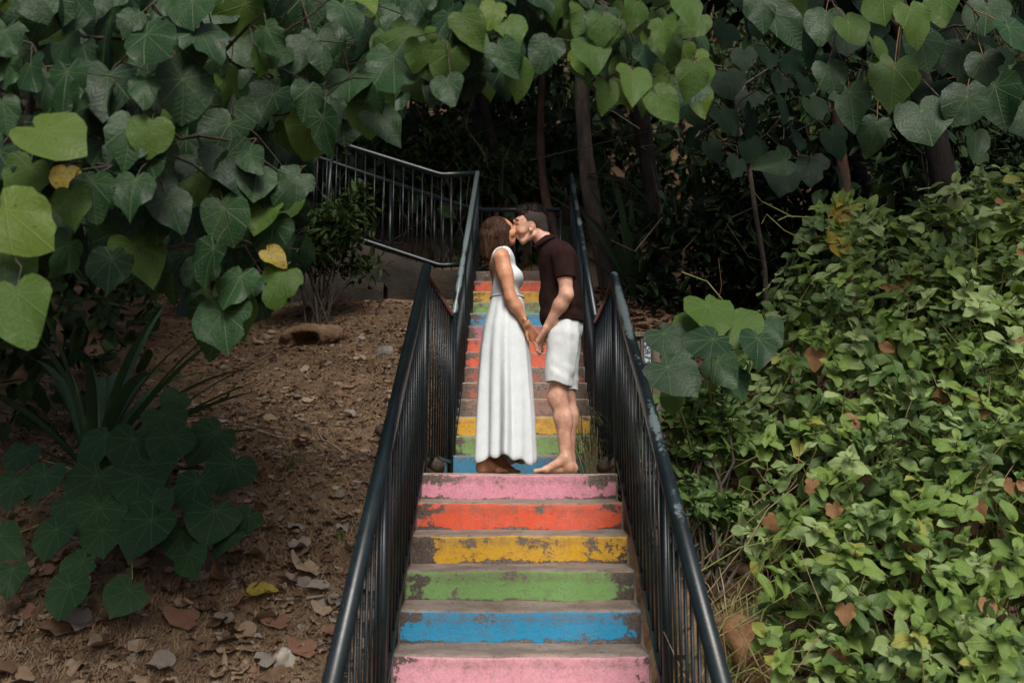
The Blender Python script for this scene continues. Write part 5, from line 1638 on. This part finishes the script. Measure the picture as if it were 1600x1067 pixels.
def litter():
    # individual leaves, thicker near the bottom left
    lab = {'tan': 'tan dried leaf', 'red brown': 'red brown curled dead leaf', 'grey': 'greyish weathered dead leaf', 'brown': 'dark brown dead leaf'}
    cnt = 0; tries = 0
    pts = []
    while cnt < 290 and tries < 20000:
        tries += 1
        x = random.uniform(-3.4, -.72); y = 4.25 + (1.7 * random.random() if random.random() < .6 else 7.0 * random.random() ** 1.6)
        if any((x - a) ** 2 + (y - b) ** 2 < .07 ** 2 for a, b in pts): continue
        px, py, d = pix((x, y, float(ground_z(x, y))))
        if not (-30 < px < 700 and 440 < py < 1100): continue
        pts.append((x, y)); cnt += 1
        col = random.choices(list(DM), (7, 2, 3, 3))[0]; var = random.randrange(5)
        s = random.uniform(.06, .125) * (1.1 if y < 5.6 else .9)
        o = bpy.data.objects.new('fallen_leaf', leaf_mesh('dead%d' % var, DM[col])); COL.objects.link(o)
        n = ground_normal(x, y) + rng.normal(0, .22, 3)
        B = basis((random.gauss(0, 1), random.gauss(0, 1), 0), n)
        M = np.eye(4); M[:3, :3] = B * s * np.array([random.uniform(.7, 1.1), 1, random.uniform(.7, 1.6)])[None]; M[:3, 3] = (x, y, float(ground_z(x, y)) + .012 + random.random() * .012)
        o.matrix_basis = Matrix(M.tolist())
        zone = ('in the bottom left corner' if py > 900 and px < 250 else 'near the bottom edge left of the railing' if py > 940 else 'below the yellow fallen leaf' if py > 900 else 'right of the round leaved plant' if py > 760 and px > 380 else 'under the round leaved plant' if py > 640 and px < 400 else 'near the long forked stick' if py > 640 else 'beside the left railing halfway up' if px > 560 else 'below the earth mound' if py > 545 else 'high on the slope by the wall')
        tag(o, ('large ' if s > .1 else 'small ') + ('upturned ', 'creased ', 'arched ', 'cupped ', 'folded ')[var] + lab[col] + ' ' + zone, 'leaf', 'dead leaves on the dirt slope')
    # bright yellow leaf
    p = at(408, 940, 5.0)
    for Y in np.linspace(4.3, 7, 200):
        q = at(408, 940, Y)
        if float(ground_z(q.x, q.y)) > q.z: p = q; break
    o = bpy.data.objects.new('fallen_leaf', leaf_mesh('dead1', M_yel)); COL.objects.link(o)
    B = basis((1, .3, .1), (-.1, -.5, .9)); M = np.eye(4); M[:3, :3] = B * .13; M[:3, 3] = (p.x - .04, p.y, p.z + .035); o.matrix_basis = Matrix(M.tolist())
    tag(o, 'single bright yellow fallen leaf on the brown dirt', 'leaf')
    # pine needles and crumbs: too many to count
    def ground_scatter(n, x0, x1, y0, y1, pw=1.4):
        x = rng.uniform(x0, x1, n); y = y0 + (y1 - y0) * rng.random(n) ** pw
        return x, y, ground_z(x, y)
    def needles(name, label, n, x0, x1, y0, y1, lmin, lmax, w):
        x, y, z = ground_scatter(n, x0, x1, y0, y1)
        a = rng.uniform(0, math.pi, n); L = rng.uniform(lmin, lmax, n); k = rng.normal(0, .25, n)
        V = np.zeros((n, 6, 3))
        for i, f in enumerate((-.5, 0, .5)):
            aa = a + k * f * 2
            cx = x + np.cos(aa) * L * f; cy = y + np.sin(aa) * L * f
            cz = ground_z(cx, cy) + .006 + np.abs(rng.normal(0, .009, n))
            for j, sgn in enumerate((-1, 1)):
                V[:, i * 2 + j, 0] = cx - np.sin(aa) * w * sgn; V[:, i * 2 + j, 1] = cy + np.cos(aa) * w * sgn; V[:, i * 2 + j, 2] = cz
        F = np.array([(0, 1, 3, 2), (2, 3, 5, 4)])
        F = (F[None] + (np.arange(n) * 6)[:, None, None]).reshape(-1, 4)
        o = put(name, np_mesh(name, V.reshape(-1, 3), F, [M_needle], False)); tag(o, label, 'needles', kind='stuff')
    needles('pine_needles', 'carpet of brown pine needles covering the dirt slope', 56000, -4.0, -.7, 3.9, 12.0, .06, .17, .0019)
    x, y, z = ground_scatter(7500, -4.2, -.7, 3.9, 12.0, 1.9)
    n = len(x); pos = np.stack([x, y, z + .012], 1)
    o = fast_cloud('leaf_crumbs', ['scrap0', 'scrap1', 'scrap2', 'scrap3', 'scrap4'], pos, rng.normal(0, 1, (n, 3)) * np.array([1, 1, .15]), np.array([0, -.35, 1]) + rng.normal(0, .3, (n, 3)), rng.uniform(.02, .065, n), list(DM.values()))
    tag(o, 'scattered crumbs of dead leaves on the dirt slope', 'leaf litter', kind='stuff')
    x, y, z = ground_scatter(5000, .8, 5.0, 4.0, 14.0, .8)
    n = len(x); pos = np.stack([x, y, z + .015], 1)
    o = fast_cloud('leaf_litter', ['scrap0', 'scrap1', 'dead0', 'dead2', 'scrap4'], pos, rng.normal(0, 1, (n, 3)) * np.array([1, 1, .15]), np.array([0, -.35, 1]) + rng.normal(0, .35, (n, 3)), rng.uniform(.04, .13, n), [DM['red brown'], DM['brown'], DM['brown']])
    tag(o, 'reddish brown leaf litter on the bank right of the stairs', 'leaf litter', kind='stuff')
litter()

# ------------------------------------------------------------------ stones, sticks, mound
def on_ground(px, py, y0=4.0, y1=14.0):
    for Y in np.linspace(y0, y1, 800):
        q = at(px, py, Y)
        if float(ground_z(q.x, q.y)) >= q.z: return q
    return at(px, py, y1)

def stone(name, label, px, py, r, mat, seed, group=None, sink=.3, at_y=None, cat='stone'):
    p = on_ground(px, py) if at_y is None else at(px, py, at_y)
    n = 22
    th = np.linspace(0, 2 * math.pi, n, endpoint=False); ph = np.linspace(0, math.pi, n // 2 + 1)
    V = []
    for b in ph:
        for a in th:
            d = np.array([math.sin(b) * math.cos(a), math.sin(b) * math.sin(a), math.cos(b)])
            k = 1 + .38 * float(fbm(d[0] * 1.6 + seed, d[1] * 1.6, d[2] * 1.6, 4))
            q = d * k; q = np.sign(q) * np.minimum(np.abs(q), .9 + .08 * math.sin(seed))
            V.append(np.array(tuple(p)) + q * np.array(r) + np.array([0, 0, r[2] * (1 - 2 * sink) * .6]))
    i = (np.arange(n // 2)[:, None] * n + np.arange(n)[None]).ravel(); j = (np.arange(n // 2)[:, None] * n + (np.arange(n) + 1)[None] % n).ravel()
    F = np.stack([i, i + n, j + n, j], 1)
    o = put(name, np_mesh(name, V, F, [mat])); tag(o, label, cat, group)
M_white_rock = simple_mat('white_quartz_stone', (.2, .165, .12), (.42, .39, .34), 6, .7, .4, 30)
M_orange_rock = simple_mat('orange_sandstone', (.09, .045, .02), (.22, .12, .055), 7, .9, .8, 25)
M_grey_rock = simple_mat('grey_stone', (.10, .088, .075), (.2, .18, .155), 6, .9, .6, 25)
stone('stone', 'pale whitish stone lying at the bottom left near the railing', 445, 1035, (.055, .075, .06), M_white_rock, 3)
stone('stone', 'grey stone half buried in the dirt beside the left railing', 602, 552, (.10, .08, .07), M_grey_rock, 5)
stone('rock', 'orange brown rock at the foot of the right railing', 1160, 1030, (.15, .2, .17), M_orange_rock, 8, cat='rock', at_y=4.8)

def stick(label, pix_pts, r, mat=None, twigs=()):
    P = [on_ground(x, y) for x, y in pix_pts]
    m = MB(); Q = [vadd(p, 0, 0, .02) for p in P]
    m.tube(Q, [r * (1 - .5 * i / len(Q)) for i in range(len(Q))], 6)
    for a in twigs:
        q = [vadd(on_ground(x, y), 0, 0, .025) for x, y in a]; m.tube(q, r * .6, 5)
    o = m.build('stick', mat or M_twig_l); tag(o, label, 'stick')
M_twig_l = simple_mat('pale_dead_wood', (.16, .12, .09), (.28, .22, .17), 30, .9, .4, 80, stretch=(1, 1, 1))
stick('long thin forked stick lying across the dirt slope', [(330, 665), (395, 673), (430, 686), (470, 692), (505, 690)], .009, twigs=[[(505, 692), (525, 703), (540, 716)], [(497, 680), (505, 694)]])
stick('short pale stick at the lower left of the slope', [(447, 942), (480, 940), (505, 937)], .010)
stick('thin dark stick near the bottom edge', [(300, 935), (350, 915), (395, 900)], .006, M_twig)

def mound():
    p = on_ground(488, 535)
    F = Field((p.x - .42, p.y - .40, p.z - .25), (p.x + .42, p.y + .45, p.z + .42), .011)
    c = Vector((p.x, p.y + .05, p.z + .06))
    F.prim(el(c, (.30, .30, .13)), .05); F.prim(el(vadd(c, .16, .02, .0), (.2, .2, .10)), .05); F.prim(el(vadd(c, -.12, .1, -.04), (.26, .25, .15)), .05)
    F.prim(el(vadd(c, -.05, -.30, -.06), (.16, .24, .085)), .03, 's')
    F.warp(lambda x, y, z: fbm(x * 9, y * 9, z * 9, 5) * .032)
    V, Q = F.mesh(1)
    o = put('earth_mound', np_mesh('earth_mound', V, Q, [M_dirt])); tag(o, 'low earth mound with a dark hollow under its lip on the slope', 'mound')
mound()

# ------------------------------------------------------------------ grass tufts
M_grass = simple_mat('grass', (.05, .10, .02), (.13, .19, .05), 12, .6, 0, trans=.3)
M_grass_dry = simple_mat('dry_grass', (.22, .18, .08), (.33, .28, .15), 12, .7, 0, trans=.2)
def tuft(label, base, n, h, spread, mat, lean=(0, 0)):
    t = MB()
    for i in range(n):
        a = random.uniform(0, 6.28); L = h * random.uniform(.5, 1.1); b0 = np.array(tuple(base)) + np.array([random.gauss(0, spread * .25), random.gauss(0, spread * .25), 0])
        out = np.array([math.cos(a) * spread + lean[0], math.sin(a) * spread + lean[1], 0]) * random.uniform(.5, 1.3)
        s = np.array([-math.sin(a), math.cos(a), 0]) * .003
        P = [b0, b0 + out * .35 + np.array([0, 0, L * .6]), b0 + out * .75 + np.array([0, 0, L * .92]), b0 + out * 1.15 + np.array([0, 0, L * .8])]
        V = []
        for k, p in enumerate(P): w = (1, .9, .6, .1)[k]; V += [p - s * w, p + s * w]
        t.add(V, [(0, 1, 3, 2), (2, 3, 5, 4), (4, 5, 7, 6)])
    o = t.build('grass_tuft', mat); tag(o, label, 'grass', 'grass tufts')
tuft('wiry grass tuft on the landing beside the right railing behind the man', (.58, 7.9, .0), 60, .55, .20, M_grass, (-.10, -.05))
tuft('dry grass tuft hanging over the right end of the landing', (.60, 7.3, .02), 34, .35, .16, M_grass_dry, (-.1, -.1))
p = on_ground(455, 735); tuft('small green grass tuft on the bare dirt slope', p, 26, .09, .05, M_grass)
p = on_ground(532, 845); tuft('small green weed sprouting beside the left railing', p, 14, .09, .05, M_grass)
ORD = ('lowest', 'second', 'third', 'fourth', 'fifth', 'sixth', 'seventh', 'highest')
for i in range(16):
    y = 4.3 + .27 * i + random.uniform(-.05, .05); x = random.uniform(.80, 1.15)
    tuft(ORD[i // 2] + (' straw coloured' if i % 2 else ' green') + ' grass tuft counting up along the foot of the right railing', (x, y, float(ground_z(x, y))), 40, random.uniform(.14, .3), .28, M_grass_dry if i % 2 else M_grass, (random.gauss(0, .1), -.05))

# ------------------------------------------------------------------ drain pipes by the landing, wooden post
M_pipe = simple_mat('dirty_log_bark', (.035, .026, .02), (.085, .066, .05), 12, .85, .5, 50)
def log(label, a, b_):
    a, b_ = Vector(a), Vector(b_)
    P = [a.lerp(b_, f) + Vector((0, 0, .01 * math.sin(f * 5))) for f in np.linspace(0, 1, 9)]
    m = MB().tube(P, [.040, .047, .044, .048, .045, .043, .046, .044, .04], 14)
    tag(m.build('cut_log', M_pipe), label, 'log', 'cut logs by the landing')
log('short dirty cut log at the left end of the landing', (-.50, 7.0, .045), (-1.0, 7.5, .36))
log('short dirty cut log at the right end of the landing', (.62, 7.0, .045), (1.15, 7.5, .36))

M_wood = simple_mat('grey_weathered_wood', (.10, .085, .065), (.2, .175, .135), 10, .9, .6, 40, stretch=(3, 3, .3))
def tape_mat():
    b = NB('speckled_reflective_strip'); p = b.obj()
    v = b.n('TexVoronoi', {'Scale': 55.0}); b.set(v.inputs['Vector'], p)
    n = b.noise(p, 40, 2, .5)
    col = b.mix(b.smooth(n, .45, .52), (.5, .58, .62), (.06, .08, .10))
    return b.finish(col, .4, None, .5)
def wooden_post():
    p = at(1010, 605, 7.6); g = float(ground_z(p.x, p.y)) - .15
    t = thing('wooden_post', 'grey weathered wooden post with speckled strip behind the right railing', 'post', (p.x, p.y, g))
    top = at(1010, 522, 7.6).z
    for k, x in enumerate((-.085, .002, .075)):
        MB().box((p.x + x - (.042, .040, .03)[k], p.y - .03, g), (p.x + x + (.042, .04, .03)[k], p.y + .03, top - (.03, .0, .025)[k] - .03), bev=.004).build('board', M_wood, t, False)
    MB().box((p.x - .12, p.y - .045, top - .028), (p.x + .22, p.y + .05, top + .01), bev=.004).build('cap_board', M_wood, t, False)
    s = at(1010, 545, 7.5)
    MB().box((p.x - .018, p.y - .054, at(1010, 568, 7.55).z), (p.x + .030, p.y - .046, top + .004)).build('reflective_strip', tape_mat(), t, False)
wooden_post()
